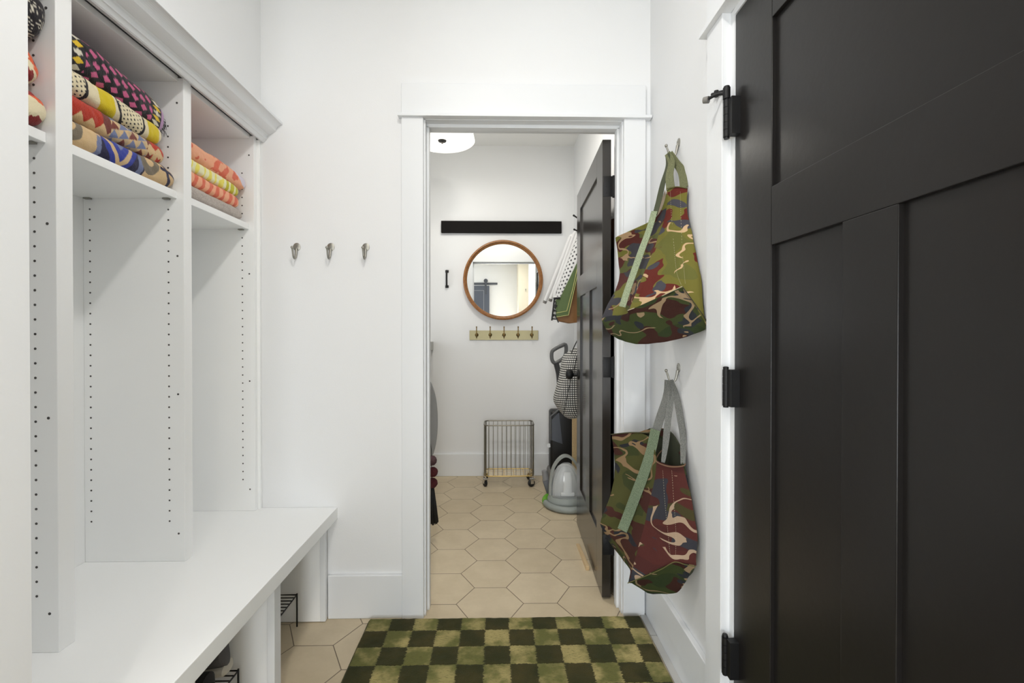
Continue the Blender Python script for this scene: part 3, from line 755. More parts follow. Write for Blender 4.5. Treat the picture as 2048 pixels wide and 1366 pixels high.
def towel(label, paint, xf, depth, y0, y1, z0, h, group, sag=0, ny=210, na=170, ex=2.6, tilt=0, lump=.004, tail=None, ybase=None, name='folded_towel'):
    """folded towel: flattened roll with its round fold to the room, drawn along Y"""
    root = thing(name, label, 'towel', (xf - depth / 2, (y0 + y1) / 2, z0), 0, group)
    bm = B(); L = y1 - y0; rings = []; cols = []
    ybase = y0 if ybase is None else ybase
    for i in range(ny + 1):
        s = i / ny; y = y0 + L * s; e = 2 * s - 1
        k = (1 - abs(e) ** 14) ** (1 / 2.4) if abs(e) < 1 else 0
        kk = .06 + .94 * k
        cz = z0 + h / 2 + tilt * (s - .5) - sag * s * s
        row = []; arc = 0; prev = None
        for j in range(na):
            q4 = j / na                          # start on top, over the round front fold, back underneath
            if q4 < .15: cx, cz_, fx = 0, 1, q4 / .15
            elif q4 < .60: t = PI * (q4 - .15) / .45; cx, cz_, fx = math.sin(t), math.cos(t), 1
            elif q4 < .85: cx, cz_, fx = 0, -1, 1 - 2 * (q4 - .60) / .25
            elif q4 < .95: t = PI * (q4 - .85) / .10; cx, cz_, fx = -math.sin(t), -math.cos(t), -1
            else: cx, cz_, fx = 0, 1, -1 + (q4 - .95) / .05
            rr0 = h * .5; sq = math.copysign(abs(cz_) ** .72, cz_) if cz_ else 0
            px = (xf - depth / 2) + fx * (depth / 2 - rr0 * .8) + cx * rr0 * .8 - (1 - k) * .012 * (fx > 0); pz = cz + sq * h / 2 * kk
            q = Vector((px, y, pz)); nn = noise.noise(Vector((px * 14, y * 14, pz * 22 + z0 * 50)))
            q += Vector((cx, 0, cz_)) * (nn * lump + .0012 * noise.noise(q * 70))
            row.append(bm.verts.new(q))
            if prev is not None: arc += (q - prev).length
            prev = q; cols.append((*paint(y - ybase, arc - (depth / 2 + h * .15) + .072), 1))
        rings.append(row)
    for a, b in zip(rings, rings[1:]):
        for j in range(na): bm.faces.new([a[j], a[(j + 1) % na], b[(j + 1) % na], b[j]]).smooth = True
    for r, s in ((rings[0], 1), (rings[-1], -1)): bm.faces.new(r[::s])
    o = obj('towel_cloth', local(bm, root), TOW, root, True, 60)
    at_ = o.data.color_attributes.new('weave', 'FLOAT_COLOR', 'POINT'); at_.data.foreach_set('color', np.array(cols, dtype=np.float32).ravel())
    return root, o
g2 = 'folded towels on the middle cubby shelf'; ZS = 1.6235
towel('beige towel with bright blue chevrons, lowest of the middle stack', p_blue, -1.006, .255, 1.080, 1.448, ZS, .064, g2, sag=-.0, ex=3)
towel('red towel with tan triangles and slate patches in the middle stack', p_red, -1.012, .24, 1.080, 1.412, ZS + .064, .062, g2, sag=.005)
towel('cream towel with mustard stripes and black dotted ovals in the middle stack', p_cream, -1.010, .24, 1.080, 1.402, ZS + .126, .060, g2, sag=.010)
r_, o_ = towel('black towel with pink and yellow diamonds topping the middle stack', p_zig, -1.012, .25, 1.080, 1.418, ZS + .184, .100, g2, sag=.034)
bm = B()
for i in range(90):
    a = random.random(); y = 1.405 + .012 * random.random(); z = ZS + .172 + .055 * a; x = -1.022 - .06 * random.random()
    tube(bm, [(x, y, z), (x + .004, y + .010, z - .004), (x + .004 * random.random(), y + .016, z - .012)], .0007, 4)
part('fringe', bm, mat('grey_fringe', (72, 70, 74), .9), r_)
g3 = 'folded towels on the far cubby shelf'
towel('plain warm grey towel, lowest of the far stack', p_grey, -1.010, .25, 1.492, 1.835, ZS, .046, g3, ex=3)
towel('coral and peach patterned towel above the grey one in the far stack', p_coral, -1.012, .24, 1.492, 1.815, ZS + .045, .050, g3, sag=.004)
towel('lemon yellow and white tie-dye towel in the far stack', p_yellow, -1.014, .24, 1.492, 1.815, ZS + .094, .044, g3, sag=.006)
towel('peach towel with coral leaf shapes and a pale lilac flap topping the far stack', p_orange, -1.008, .25, 1.492, 1.858, ZS + .136, .058, g3, sag=.012)
g1 = 'soft bundles on the nearest cubby shelf'
towel('orange and red ikat cloth bundle lying on the nearest shelf', p_ikat, -.998, .26, .70, 1.037, ZS, .082, g1, ex=2.4, lump=.010, name='folded_cloth')
towel('cream, red and orange ikat bundle, middle of the nearest stack', p_ikat2, -1.010, .24, .70, 1.030, ZS + .080, .104, g1, ex=2.3, lump=.010, name='folded_cloth')
towel('black and white flecked knit bundle topping the nearest stack', p_knit, -1.000, .24, .70, 1.035, ZS + .183, .130, g1, ex=2.2, lump=.010, name='folded_cloth')

# ------------------------------------------------------------ rug
bm = B(); nx, ny = 200, 230; x0, x1, y0, y1 = -.527, .591, .55, 1.862
g = {}
for i in range(nx + 1):
    for j in range(ny + 1):
        x = x0 + (x1 - x0) * i / nx; y = y0 + (y1 - y0) * j / ny
        e = min(x - x0, x1 - x, y - y0, y1 - y); z = .018 * min(1, (e / .012) + .12) + .0016 * noise.noise(Vector((x * 40, y * 40, 0))) * (e > 0)
        w_ = .003 * noise.noise(Vector((x * 12, y * 12, 5)))
        g[i, j] = bm.verts.new((x + w_, y + w_, max(z, .002)))
for i in range(nx):
    for j in range(ny): bm.faces.new([g[i, j], g[i + 1, j], g[i + 1, j + 1], g[i, j + 1]]).smooth = True
rim = [g[i, 0] for i in range(nx + 1)] + [g[nx, j] for j in range(1, ny + 1)] + [g[i, ny] for i in range(nx - 1, -1, -1)] + [g[0, j] for j in range(ny - 1, 0, -1)]
low = [bm.verts.new((v.co.x, v.co.y, .0005)) for v in rim]
for k in range(len(rim)): bm.faces.new([rim[k], rim[(k + 1) % len(rim)], low[(k + 1) % len(rim)], low[k]])
bm.faces.new(low)
rr = thing('checkered_rug', 'green and olive checkered pile rug on the tile floor before the doorway', 'rug', (.03, 1.2, 0))
o = obj('rug_pile', bm, RUG, None, True, 60); o.parent = rr; o.matrix_parent_inverse = rr.matrix_basis.inverted()

bm = B(); box(bm, .594, .6195, 1.752, 1.882, .0003, .005, .0008); box(bm, .594, .6195, .55, 1.749, .0003, .005, .0008)
struct('floor_strip', bm, mat('strip_grey', (176, 176, 174), .4), 'narrow grey strip on the floor along the right baseboard', 'floor trim')  # plain grey strip laid over the tiles beside the baseboard
# ------------------------------------------------------------ shoe racks and sneakers
rk = thing('shoe_rack', 'black wire shoe rack inside the far bench cubby', 'shoe rack', (-.95, 1.67, 0), 0, 'wire shoe racks under the bench')
def rack(root, y0, y1, X0=-1.10, X1=-.806, zt=.128):
    bm = B()
    tube(bm, [(X0, y0, zt), (X1, y0, zt), (X1, y1, zt), (X0, y1, zt)], .0028, 8, closed=True)
    n = 16
    for k in range(1, n): y = y0 + (y1 - y0) * k / n; tube(bm, [(X0, y, zt), (X1, y, zt)], .0020, 6)
    part('wire_shelf', bm, BLACK, root, True)
    for x in (X0, X1):
        for y in (y0, y1):
            bm = B(); cyl(bm, (x, y, .0), (x, y, zt + .005), .0030, seg=10); part('leg', bm, BLACK, root, True)
rack(rk, 1.50, 1.838)
dup(rk, (-.95, 1.256, 0), 0, 'black wire shoe rack inside the near bench cubby under the sneakers')
SOLE = mat('shoe_sole', (196, 190, 176), .6); UP = mat('shoe_upper', (92, 90, 90), .85, bump=.3, bscale=400); UPB = mat('shoe_upper_black', (32, 31, 32), .8, bump=.3, bscale=400)
def sneaker(label, loc, rz, upper, tilt=0):
    r = thing('sneaker', label, 'shoe', loc, rz, 'sneakers on the near rack'); r.rotation_euler = (0, tilt, rz)
    def loft(name, secs, m):
        bm = B(); rings = []
        for x, wd, zb, zt, yo in secs:
            rings.append([bm.verts.new((x, yo + wd * math.cos(2 * PI * k / 20), (zb + zt) / 2 + (zt - zb) / 2 * math.copysign(abs(math.sin(2 * PI * k / 20)) ** .7, math.sin(2 * PI * k / 20)))) for k in range(20)])
        for a, b in zip(rings, rings[1:]):
            for k in range(20): bm.faces.new([a[k], a[(k + 1) % 20], b[(k + 1) % 20], b[k]])
        bm.faces.new(rings[0]); bm.faces.new(rings[-1][::-1])
        return obj(name, bm, m, r, True, 50)
    loft('sole', [(-.135, .02, .004, .020, 0), (-.128, .033, .0, .030, 0), (-.06, .036, .0, .032, 0), (0, .036, .0, .028, .002), (.07, .045, .0, .026, .004), (.115, .038, .003, .028, .004), (.138, .018, .010, .030, .002)], SOLE)
    loft('upper', [(-.132, .014, .022, .075, 0), (-.122, .030, .022, .100, 0), (-.08, .033, .022, .096, 0), (-.03, .033, .022, .082, 0), (.03, .038, .020, .066, .002), (.08, .041, .020, .052, .004), (.112, .034, .020, .042, .004), (.130, .014, .024, .034, .002)], upper)
    bm = B()
    for k in range(5): x = -.02 + k * .017; tube(bm, smoothpath([(x, -.024, .074 - k * .005), (x + .003, 0, .086 - k * .006), (x, .024, .074 - k * .005)], 4), .0022, 6)
    obj('laces', bm, SOLE, r, True)
sneaker('grey sneaker with a cream sole on the near wire rack, farther one of the pair', (-.945, 1.380, .1405), R(184), UP, R(4.5))
sneaker('black sneaker with a cream sole on the near wire rack, nearer one of the pair', (-.925, 1.276, .1315), R(178), UPB)

# ------------------------------------------------------------ laundry: ceiling lamp, mudroom lamp
def drum(root, x, y, zb, r, h):
    bm = B(); lathe(bm, [(0, 0), (r * .5, -.004 + .004), (r - .006, .0), (r, .004), (r * .93, h), (r * .93 - .003, h), (r - .003, .006), (0, .004)], Matrix.Translation((x, y, zb)), 64)
    part('lamp_shade', bm, SHADE, root, True)
    bm = B(); lathe(bm, [(0, -.020), (.006, -.020), (.009, -.014), (.006, -.010), (.026, -.007), (.029, -.001), (.0, -.0005)], Matrix.Translation((x, y, zb)), 24)
    part('finial', bm, mat('finial_bronze', (58, 56, 52), .5, .3), root, True)
    bm = B(); cyl(bm, (x, y, zb + h), (x, y, ZC), .012, seg=16); cyl(bm, (x, y, ZC - .02), (x, y, ZC), .065, seg=32); part('ceiling_canopy', bm, TRIM, root, True)
lm = thing('ceiling_lamp', 'glowing white drum ceiling lamp in the laundry room', 'lamp', (-.377, 3.12, ZC))
drum(lm, -.377, 3.12, 2.50, .222, .075)
dl = thing('downlight', 'small round recessed ceiling light above the mudroom, nearer the doorway', 'lamp', (-.14, .66, ZC), 0, 'recessed mudroom lights')
bm = B(); lathe(bm, [(.068, -.001), (.088, -.001), (.090, -.006), (.070, -.012), (.068, -.010)], None, 40); obj('trim_ring', bm, TRIM, dl, True)
bm = B(); lathe(bm, [(0, -.006), (.068, -.006), (.068, -.001), (0, -.001)], None, 40); obj('diffuser', bm, SHADE, dl, True)
dup(dl, (.02, -1.1, ZC), 0, 'unseen round ceiling light added behind the camera for fill')  # fixture added for the ceiling fill behind the camera
dup(dl, (.0, 2.56, ZC), 0, 'unseen round ceiling light added to brighten the laundry, before the drum lamp')['group'] = 'added laundry fill lights'  # fixture added for the laundry ceiling fill, hidden by the header

# ------------------------------------------------------------ laundry far wall
YB = 3.7995
bm = B(); box(bm, -.466, .532, YB - .028, YB, 2.021, 2.118, .0015)
tag(obj('wall_rail', bm, mat('rail_black', (26, 24, 23), .85, spec=.12)), 'long flat black wall rail above the round mirror', 'rail')
bh = thing('pull_handle', 'small black bow handle on the far laundry wall left of the mirror', 'handle', (-.42, YB, 1.64))
bm = B(); tube(bm, smoothpath([(-.42, YB - .004, 1.574), (-.42, YB - .028, 1.580), (-.42, YB - .036, 1.64), (-.42, YB - .028, 1.700), (-.42, YB - .004, 1.706)], 6), .0075, 10)
part('grip', bm, BLACK, bh, True)
for z0 in (1.566, 1.692):
    bm = B(); box(bm, -.434, -.406, YB - .006, YB, z0, z0 + .022, .002); part('mount_plate', bm, BLACK, bh)
mr = thing('round_mirror', 'round wall mirror in a thin brown wooden frame', 'mirror', (.046, YB, 1.629))
MM = Matrix.Translation((.046, YB, 1.629)) @ Matrix.Rotation(R(90), 4, 'X')
bm = B(); lathe(bm, [(.298, .0), (.327, 0), (.3295, .003), (.3295, .042), (.326, .045), (.316, .046), (.3135, .043), (.312, .034), (.304, .032), (.300, .028), (.298, .018), (.298, 0)], MM, 96); part('mirror_frame', bm, OAK, mr, True, 40)
bm = B(); lathe(bm, [(0, .020), (.300, .020), (.300, .014), (0, .014)], MM, 96); part('mirror_glass', bm, mat('mirror_silver', (246, 248, 248), .0, 1), mr)
rh = thing('hook_rail', 'brushed brass plate with five hooks below the round mirror', 'hook rail', (.054, YB, 1.172))
bm = B(); box(bm, -.2336, .3407, YB - .006, YB, 1.1325, 1.212, .001); cyl(bm, (-.208, YB - .0075, 1.175), (-.208, YB - .004, 1.175), .004); cyl(bm, (.315, YB - .0075, 1.175), (.315, YB - .004, 1.175), .004)
part('backplate', bm, BRASS, rh)
for px in (953.5, 980.5, 1008, 1036, 1063.5):
    x = at(px, 670, Y=3.79).x
    bm = B(); lathe(bm, [(0, .014), (.007, .013), (.012, .009), (.015, .002), (.015, 0)], Matrix.Translation((x, YB - .006, 1.175)) @ Matrix.Rotation(R(90), 4, 'X'), 20)
    tube(bm, smoothpath([(x, YB - .016, 1.175), (x, YB - .028, 1.160), (x, YB - .038, 1.150), (x, YB - .050, 1.162), (x, YB - .052, 1.20), (x, YB - .050, 1.238)], 5), .0042, 10)
    bmesh.ops.create_uvsphere(bm, u_segments=10, v_segments=8, radius=.006, matrix=Matrix.Translation((x, YB - .050, 1.24)))
    part('hook', bm, DBRASS, rh, True)

# ------------------------------------------------------------ wire hamper
hm = thing('wire_hamper', 'tall grey wire laundry hamper on casters against the far wall', 'laundry hamper', (.09, 3.60, 0))
def rrect(x0, x1, y0, y1, z, r=.03, n=5):
    P = []
    for cx, cy, a0 in ((x1 - r, y0 + r, -90), (x1 - r, y1 - r, 0), (x0 + r, y1 - r, 90), (x0 + r, y0 + r, 180)):
        for k in range(n + 1): a = R(a0 + 90 * k / n); P.append(Vector((cx + r * math.cos(a), cy + r * math.sin(a), z)))
    return P
hx0, hx1, hy0, hy1 = -.104, .283, 3.50, 3.70
bm = B(); tube(bm, rrect(hx0, hx1, hy0, hy1, .477, .035), .0048, 10, closed=True); part('top_rim', bm, STEEL, hm, True)
bm = B(); tube(bm, rrect(hx0 + .004, hx1 - .004, hy0 + .003, hy1 - .003, .085, .035), .0042, 10, closed=True)
for k in range(1, 5): y = hy0 + (hy1 - hy0) * k / 5; tube(bm, [(hx0 + .01, y, .084), (hx1 - .01, y, .084)], .0018, 6)
for k in range(1, 5): x = hx0 + (hx1 - hx0) * k / 5; tube(bm, [(x, hy0 + .01, .082), (x, hy1 - .01, .082)], .0020, 6)
part('bottom_frame', bm, mat('floor_tint_wire', (196, 168, 104), .35, 1), hm, True)  # golden tint puts the floor's reflection into the wire colour
bm = B()
for k in range(10):
    x = hx0 + .035 + (hx1 - hx0 - .07) * k / 9
    tube(bm, [(x, hy0, .477), (x, hy0 + .003, .085)], .0021, 6); tube(bm, [(x, hy1, .477), (x, hy1 - .003, .085)], .0021, 6)
for k in range(5):
    y = hy0 + .035 + (hy1 - hy0 - .07) * k / 4
    for x in (hx0, hx1): tube(bm, [(x, y, .477), (x, y, .085)], .0021, 6)
for x in (hx0 + .010, hx1 - .010):
    for y in (hy0 + .010, hy1 - .010): tube(bm, [(x, y, .477), (x, y, .085)], .0045, 8)
part('side_wires', bm, STEEL, hm, True)
for x in (hx0 + .012, hx1 - .012):
    for y in (hy0 + .016, hy1 - .02):
        T = Matrix.Translation((x, y, 0)) @ Matrix.Rotation(R(24 if x > 0 else -62), 4, 'Z')
        bm = B(); cyl(bm, (x, y, .060), (x, y, .088), .006); box(bm, -.020, .016, -.014, .014, .056, .063, .002, T)
        for q in (-.014, .0115): box(bm, -.022, .004, q, q + .0025, .024, .060, 0, T)
        cs = part('caster', bm, CHROME, hm, True)
        bm = B(); lathe(bm, [(0, -.010), (.023, -.010), (.028, -.006), (.028, .006), (.023, .010), (0, .010)], T @ Matrix.Translation((-.010, 0, .0283)) @ Matrix.Rotation(R(90), 4, 'X'), 24)
        wl = sub('wheel', bm, BLACKP, hm, cs, True)

# ------------------------------------------------------------ things on the laundry right side, behind the open door
wp = thing('wooden_doorstop', 'slim pale wooden wedge lying on the tiles under the laundry door', 'doorstop', (.463, 2.39, 0))
bm = B(); prism(bm, [(2.25, 0), (2.53, 0), (2.53, .006), (2.25, .022)], .018, Matrix(((0, 0, 1, .4395), (1, 0, 0, 0), (0, 1, 0, .0005), (0, 0, 0, 1))), bev=.001); part('wedge', bm, PINE, wp)

def skin(bm, secs, n=28, p=2.4, mi=0):
    """loft along z: secs = (z, cx, cy, rx, ry)"""
    rings = []
    for z, cx, cy, rx, ry in secs:
        r = []
        for k in range(n):
            t = 2 * PI * k / n; c, s = math.cos(t), math.sin(t)
            r.append(bm.verts.new((cx + rx * math.copysign(abs(c) ** (2 / p), c), cy + ry * math.copysign(abs(s) ** (2 / p), s), z)))
        rings.append(r)
    for a, b in zip(rings, rings[1:]):
        for k in range(n): f = bm.faces.new([a[k], a[(k + 1) % n], b[(k + 1) % n], b[k]]); f.material_index = mi
    bm.faces.new(rings[0][::-1]); bm.faces.new(rings[-1])
sx, sy = .470, 3.13
sp = thing('spot_cleaner', 'grey portable spot cleaner with a clear tank and green hose ends on the floor', 'carpet cleaner', (sx, sy, 0))
CG = mat('cleaner_grey', (138, 144, 140), .45); CLG = mat('cleaner_green', (108, 172, 56), .5); SIL = mat('cleaner_silver', (188, 190, 190), .3)
CLEAR = mat('clear_tank', (214, 218, 220), .12, spec=.8, alpha=.30); 
bm = B(); skin(bm, [(.004, sx, sy, .128, .115), (.03, sx, sy, .130, .117), (.055, sx, sy, .120, .108), (.07, sx, sy, .108, .095)]); part('base', bm, CG, sp, True)
bm = B(); skin(bm, [(.068, sx - .004, sy + .03, .100, .060), (.12, sx - .004, sy + .03, .100, .06), (.17, sx - .002, sy + .03, .090, .056), (.22, sx, sy + .03, .072, .05), (.255, sx, sy + .03, .050, .040), (.268, sx, sy + .03, .030, .028)]); part('motor_body', bm, SIL, sp, True)
bm = B(); skin(bm, [(.070, sx + .004, sy - .045, .100, .042), (.14, sx + .004, sy - .045, .099, .046), (.20, sx + .004, sy - .042, .090, .042), (.25, sx + .002, sy - .036, .070, .036), (.285, sx, sy - .03, .045, .026), (.298, sx, sy - .03, .025, .016)]); part('clear_tank', bm, CLEAR, sp, True)
bm = B(); skin(bm, [(.09, sx + .008, sy - .040, .030, .016), (.20, sx + .008, sy - .040, .028, .016), (.235, sx + .006, sy - .036, .022, .012)]); box(bm, sx - .040, sx + .055, sy - .055, sy - .03, .075, .10, .006); part('tank_insert', bm, mat('tank_white', (228, 230, 230), .4), sp, True)
bm = B(); P = smoothpath([(sx - .108, sy + .0, .07), (sx - .104, sy, .17), (sx - .085, sy - .005, .26), (sx - .045, sy - .01, .322), (sx, sy - .01, .343), (sx + .045, sy - .01, .32), (sx + .085, sy - .005, .26), (sx + .10, sy, .17)], 6)
ribbon(bm, P, (0, 1, 0), [.030, .036, .030], .016, k=1); part('carry_handle', bm, mat('handle_grey', (150, 154, 150), .4), sp, True)
def hose(name, a0, a1, m):
    bm = B(); P = []; n = max(8, int(abs(a1 - a0) / 2.0)); rr_ = []
    for k in range(n + 1): a = R(a0 + (a1 - a0) * k / n); P.append(Vector((sx + .010 + .150 * math.cos(a), sy + .002 + .165 * math.sin(a), .024))); rr_.append(.021 + .0014 * (k % 2))
    tube(bm, P, rr_, 12); part(name, bm, m, sp, True)
hose('hose', 188, 330, CG); hose('hose_cuff', 140, 187, CLG); hose('hose_cuff', 331, 400, CLG)
bm = B(); skin(bm, [(.24, sx + .115, sy + .05, .022, .03), (.30, sx + .112, sy + .05, .024, .03), (.318, sx + .105, sy + .05, .018, .022)]); box(bm, sx + .09, sx + .13, sy + .02, sy + .08, .06, .25, .01); part('green_tank', bm, CLG, sp, True)
bm = B(); T = Matrix.Translation((sx - .118, sy + .13, .115)) @ Matrix.Rotation(R(-18), 4, 'Y')
box(bm, -.024, .020, -.04, .04, -.075, .02, .008, T); nz = part('nozzle', bm, mat('nozzle_dark', (86, 88, 92), .5), sp, True)
bm = B(); cyl(bm, T @ Vector((0, 0, .0)), T @ Vector((.012, 0, .085)), .026, .020, 20); sub('nozzle_neck', bm, mat('nozzle_grey', (128, 128, 130), .4), sp, nz, True)

vx, vy = .490, 3.60
vc = thing('upright_vacuum', 'dark grey upright carpet washer with a loop handle behind the open door', 'vacuum', (vx + .06, vy, 0))
VG = mat('vacuum_grey', (84, 85, 86), .45); VD = mat('vacuum_panel', (84, 88, 96), .3)
def pv(*L, Y=3.60): return [at(a, b, Y=Y) for a, b in L]
bm = B(); tube(bm, smoothpath(pv((1104, 704), (1112, 697), (1122, 692), (1131, 689.5), (1132, 703), (1128, 715), (1116, 724), (1109, 726), (1104, 719)), 4, closed=True), .0150, 10, closed=True)
part('handle_loop', bm, VG, vc, True)
bm = B(); tube(bm, smoothpath(pv((1112, 726), (1117, 745), (1119, 765), (1121, 800), (1124, 830)), 4), [.022] * 17, 10); part('handle_stem', bm, mat('stem_dark', (52, 53, 55), .5), vc, True)
bm = B(); box(bm, .415, .600, vy - .05, vy + .09, .10, .58, .02)
part('housing', bm, BLACKP, vc, True, 50)
bm = B()
A_ = pv((1103, 840), (1118, 825), (1125, 888), (1102, 880), Y=vy - .056); A2_ = [p + Vector((0, .012, 0)) for p in A_]
vs = [bm.verts.new(p) for p in A_ + A2_]
for f in ((0, 1, 2, 3), (7, 6, 5, 4), (0, 4, 5, 1), (1, 5, 6, 2), (2, 6, 7, 3), (3, 7, 4, 0)): bm.faces.new([vs[i] for i in f])
part('front_panel', bm, VD, vc)
bm = B(); tube(bm, pv((1101.5, 880), (1101.5, 833), (1117, 820), (1136, 822), Y=vy - .056), .009, 8); part('panel_frame', bm, VG, vc, True)
bm = B(); box(bm, .40, .63, vy - .12, vy + .12, .004, .12, .03); part('floor_head', bm, mat('head_grey', (108, 106, 104), .5), vc, True, 50)
bm = B(); cyl(bm, at(1098, 891, Y=vy - .03), at(1098, 891, Y=vy + .0), .016, seg=20); part('side_knob', bm, SIL, vc, True)

# checked tote
def weave_mat():
    t = NT('black_white_weave', .85); p = t.sep(t.pos()); u = t.math('ADD', t.math('MULTIPLY', p[0], 1), t.math('MULTIPLY', p[1], -.9))
    u = t.math('MULTIPLY', u, 68); v = t.math('MULTIPLY', p[2], 68)
    iv = t.math('FLOOR', v); iu = t.math('FLOOR', u)
    fu = t.math('ABSOLUTE', t.math('SUBTRACT', t.math('FRACT', u), .5)); fv = t.math('ABSOLUTE', t.math('SUBTRACT', t.math('FRACT', v), .5))
    on = t.math('MULTIPLY', t.math('LESS_THAN', fu, .34), t.math('LESS_THAN', fv, .30))
    t.col(t.mix(on, (24, 24, 27), (214, 212, 206))); return t.m
WV = weave_mat()
ck = thing('woven_tote', 'black and white checked tote bag hanging behind the door knob', 'bag', (.52, 3.02, .80))
def soft(root, name, outline, Yf, Yb, m, mid=None, sm=True):
    """pillow-like bag: pixel outline at depth Yf, back at Yb"""
    P = [at(a, b, Y=Yf) for a, b in outline]; Q = [Vector((p.x, Yb, p.z)) for p in P]; bm = B(); n = len(P)
    c = sum(P, Vector()) / n + Vector((0, -.03, 0)); c2 = sum(Q, Vector()) / n + Vector((0, .02, 0))
    M1 = [(p + c) / 2 + Vector((0, -.016, 0)) for p in P]; M2 = [(p + c2) / 2 for p in Q]
    R_ = [[bm.verts.new(q) for q in L] for L in (M1, P, Q, M2)]; cv, cw = bm.verts.new(c), bm.verts.new(c2)
    for a, b in zip(R_, R_[1:]):
        for k in range(n): bm.faces.new([a[k], a[(k + 1) % n], b[(k + 1) % n], b[k]])
    for k in range(n): bm.faces.new([cv, R_[0][(k + 1) % n], R_[0][k]]); bm.faces.new([cw, R_[3][k], R_[3][(k + 1) % n]])
    bmesh.ops.recalc_face_normals(bm, faces=bm.faces)
    o = part(name, bm, m, root, sm, 60); md = o.modifiers.new('sub', 'SUBSURF'); md.levels = md.render_levels = 2
    return o
cb = soft(ck, 'bag_body', [(1131, 706), (1140, 704), (1158, 690), (1172, 702), (1172, 834), (1156, 843), (1136, 843), (1126, 832), (1107, 808), (1109, 796), (1121, 757), (1126, 722)], 3.0, 3.13, WV)
bm = B(); tube(bm, smoothpath([p + Vector((-.003, -.032, 0)) for p in pts((1153, 716, 3.0), (1142, 755, 2.99), (1133, 795, 2.99), (1126, 830, 3.0))], 5), .0022, 6); sub('side_seam', bm, BLACKP, ck, cb, True)
bm = B(); tube(bm, smoothpath(pts((1142, 708, 3.0), (1148, 694, 3.0), (1158, 674, 3.0), (1163, 662, 3.0)), 5), .0035, 8); tube(bm, smoothpath(pts((1156, 697, 3.02), (1156, 684, 3.02), (1163, 662, 3.02)), 5), .003, 8); part('bag_strap', bm, BLACKP, ck, True)

# wall pegs
for k, (a, b, c, lab) in enumerate((((1147.5, 431), (1158, 438), 3.2, 'upper dark peg poking out from behind the laundry door'), ((1148.5, 459), (1160, 464), 3.3, 'lower dark peg holding the white folding stool'), ((1163, 660), (1172, 666), 3.0, 'dark peg hidden behind the door, holding the checked tote'))):
    pg = thing('wall_peg', lab, 'hook', tuple(at(*b, Y=c)), 0, 'pegs behind the laundry door'); p0 = at(*a, Y=c); p1 = at(*b, Y=c); w_ = Vector((.639, c, p1.z - .01))
    bm = B(); tube(bm, [p0, p1, w_], .0055, 10); bmesh.ops.create_uvsphere(bm, u_segments=10, v_segments=8, radius=.0075, matrix=Matrix.Translation(p0)); part('peg', bm, BLACK, pg, True)
    bm = B(); cyl(bm, w_ - Vector((.006, 0, 0)), w_, .018, seg=20); part('peg_plate', bm, BLACK, pg, True)

# folded white stool with a perforated tray
def perf():
    t = NT('perforated_white', .4); p = t.sep(t.n('ShaderNodeUVMap').outputs[0]); u = t.math('MULTIPLY', p[0], 15); v = t.math('MULTIPLY', p[1], 4)
    v2 = t.math('ADD', v, 0); u2 = t.math('ADD', u, t.math('MULTIPLY', t.math('MODULO', t.math('FLOOR', v2), 2), .5))
    fu = t.math('SUBTRACT', t.math('FRACT', u2), .5); fv = t.math('SUBTRACT', t.math('FRACT', v2), .5)
    d = t.math('SQRT', t.math('ADD', t.math('POWER', fu, 2), t.math('MULTIPLY', t.math('POWER', fv, 2), .8)))
    t.col(t.mix(t.math('LESS_THAN', d, .24), (222, 222, 222), (66, 66, 68))); return t.m
PF = perf(); WM = mat('white_enamel', (226, 226, 226), .35)
st = thing('folding_stool', 'white folded stool with a perforated panel hanging behind the laundry door', 'stool', (.50, 3.40, 1.70))
lo3, hi3 = at(1110, 591, Y=3.50), at(1156, 468, Y=3.30)
ud = hi3 - lo3; vd = Vector((.074, -.085, -.035))
bm = B(); uvl = bm.loops.layers.uv.new('UVMap')
nn_ = ud.cross(vd).normalized() * .006; NU, NV = 12, 6; gv = {}
for i in range(NU + 1):
    for j in range(NV + 1):
        a, b = i / NU, j / NV; bulge = -.012 * math.sin(PI * b) ; ins = .06 * (abs(2 * b - 1) ** 3)
        a2 = ins + (1 - 2 * ins) * a
        for s in (0, 1): gv[i, j, s] = bm.verts.new(lo3 + ud * a2 + vd * b + nn_ * (2 * s - 1) + Vector((bulge, bulge, 0)))
for i in range(NU):
    for j in range(NV):
        for s in (0, 1):
            f = bm.faces.new([gv[i, j, s], gv[i + 1, j, s], gv[i + 1, j + 1, s], gv[i, j + 1, s]])
            for lp, (a, b) in zip(f.loops, ((i, j), (i + 1, j), (i + 1, j + 1), (i, j + 1))): lp[uvl].uv = (a / NU, b / NV)
for i in range(NU):
    for j in (0, NV): bm.faces.new([gv[i, j, 0], gv[i + 1, j, 0], gv[i + 1, j, 1], gv[i, j, 1]])
for j in range(NV):
    for i in (0, NU): bm.faces.new([gv[i, j, 0], gv[i, j + 1, 0], gv[i, j + 1, 1], gv[i, j, 1]])
part('perforated_panel', bm, PF, st, True, 40)
bm = B(); tube(bm, smoothpath([lo3 + vd * .9, lo3 + vd * .3 - ud * .02, lo3, lo3 + ud * .3, hi3 - ud * .1, hi3], 5), .0165, 12); part('panel_rim', bm, WM, st, True)
for (a, b, c, d_, n0) in (((1102, 597), 3.53, (1150, 466), 3.34, 0), ((1091, 601), 3.56, (1142, 472), 3.38, 1)):
    p0, p1 = at(*a, Y=b), at(*c, Y=d_)
    bm = B(); tube(bm, [p0, p0.lerp(p1, .5), p1], .0155, 12); tube(bm, [p1, p1 + vd * .8], .0155, 12); lg = part('leg', bm, WM, st, True)
    bm = B(); dr = (p0 - p1).normalized(); cyl(bm, p0 - dr * .002, p0 + dr * .022, .0145, seg=14); sub('rubber_foot', bm, RUBBER, st, lg, True)

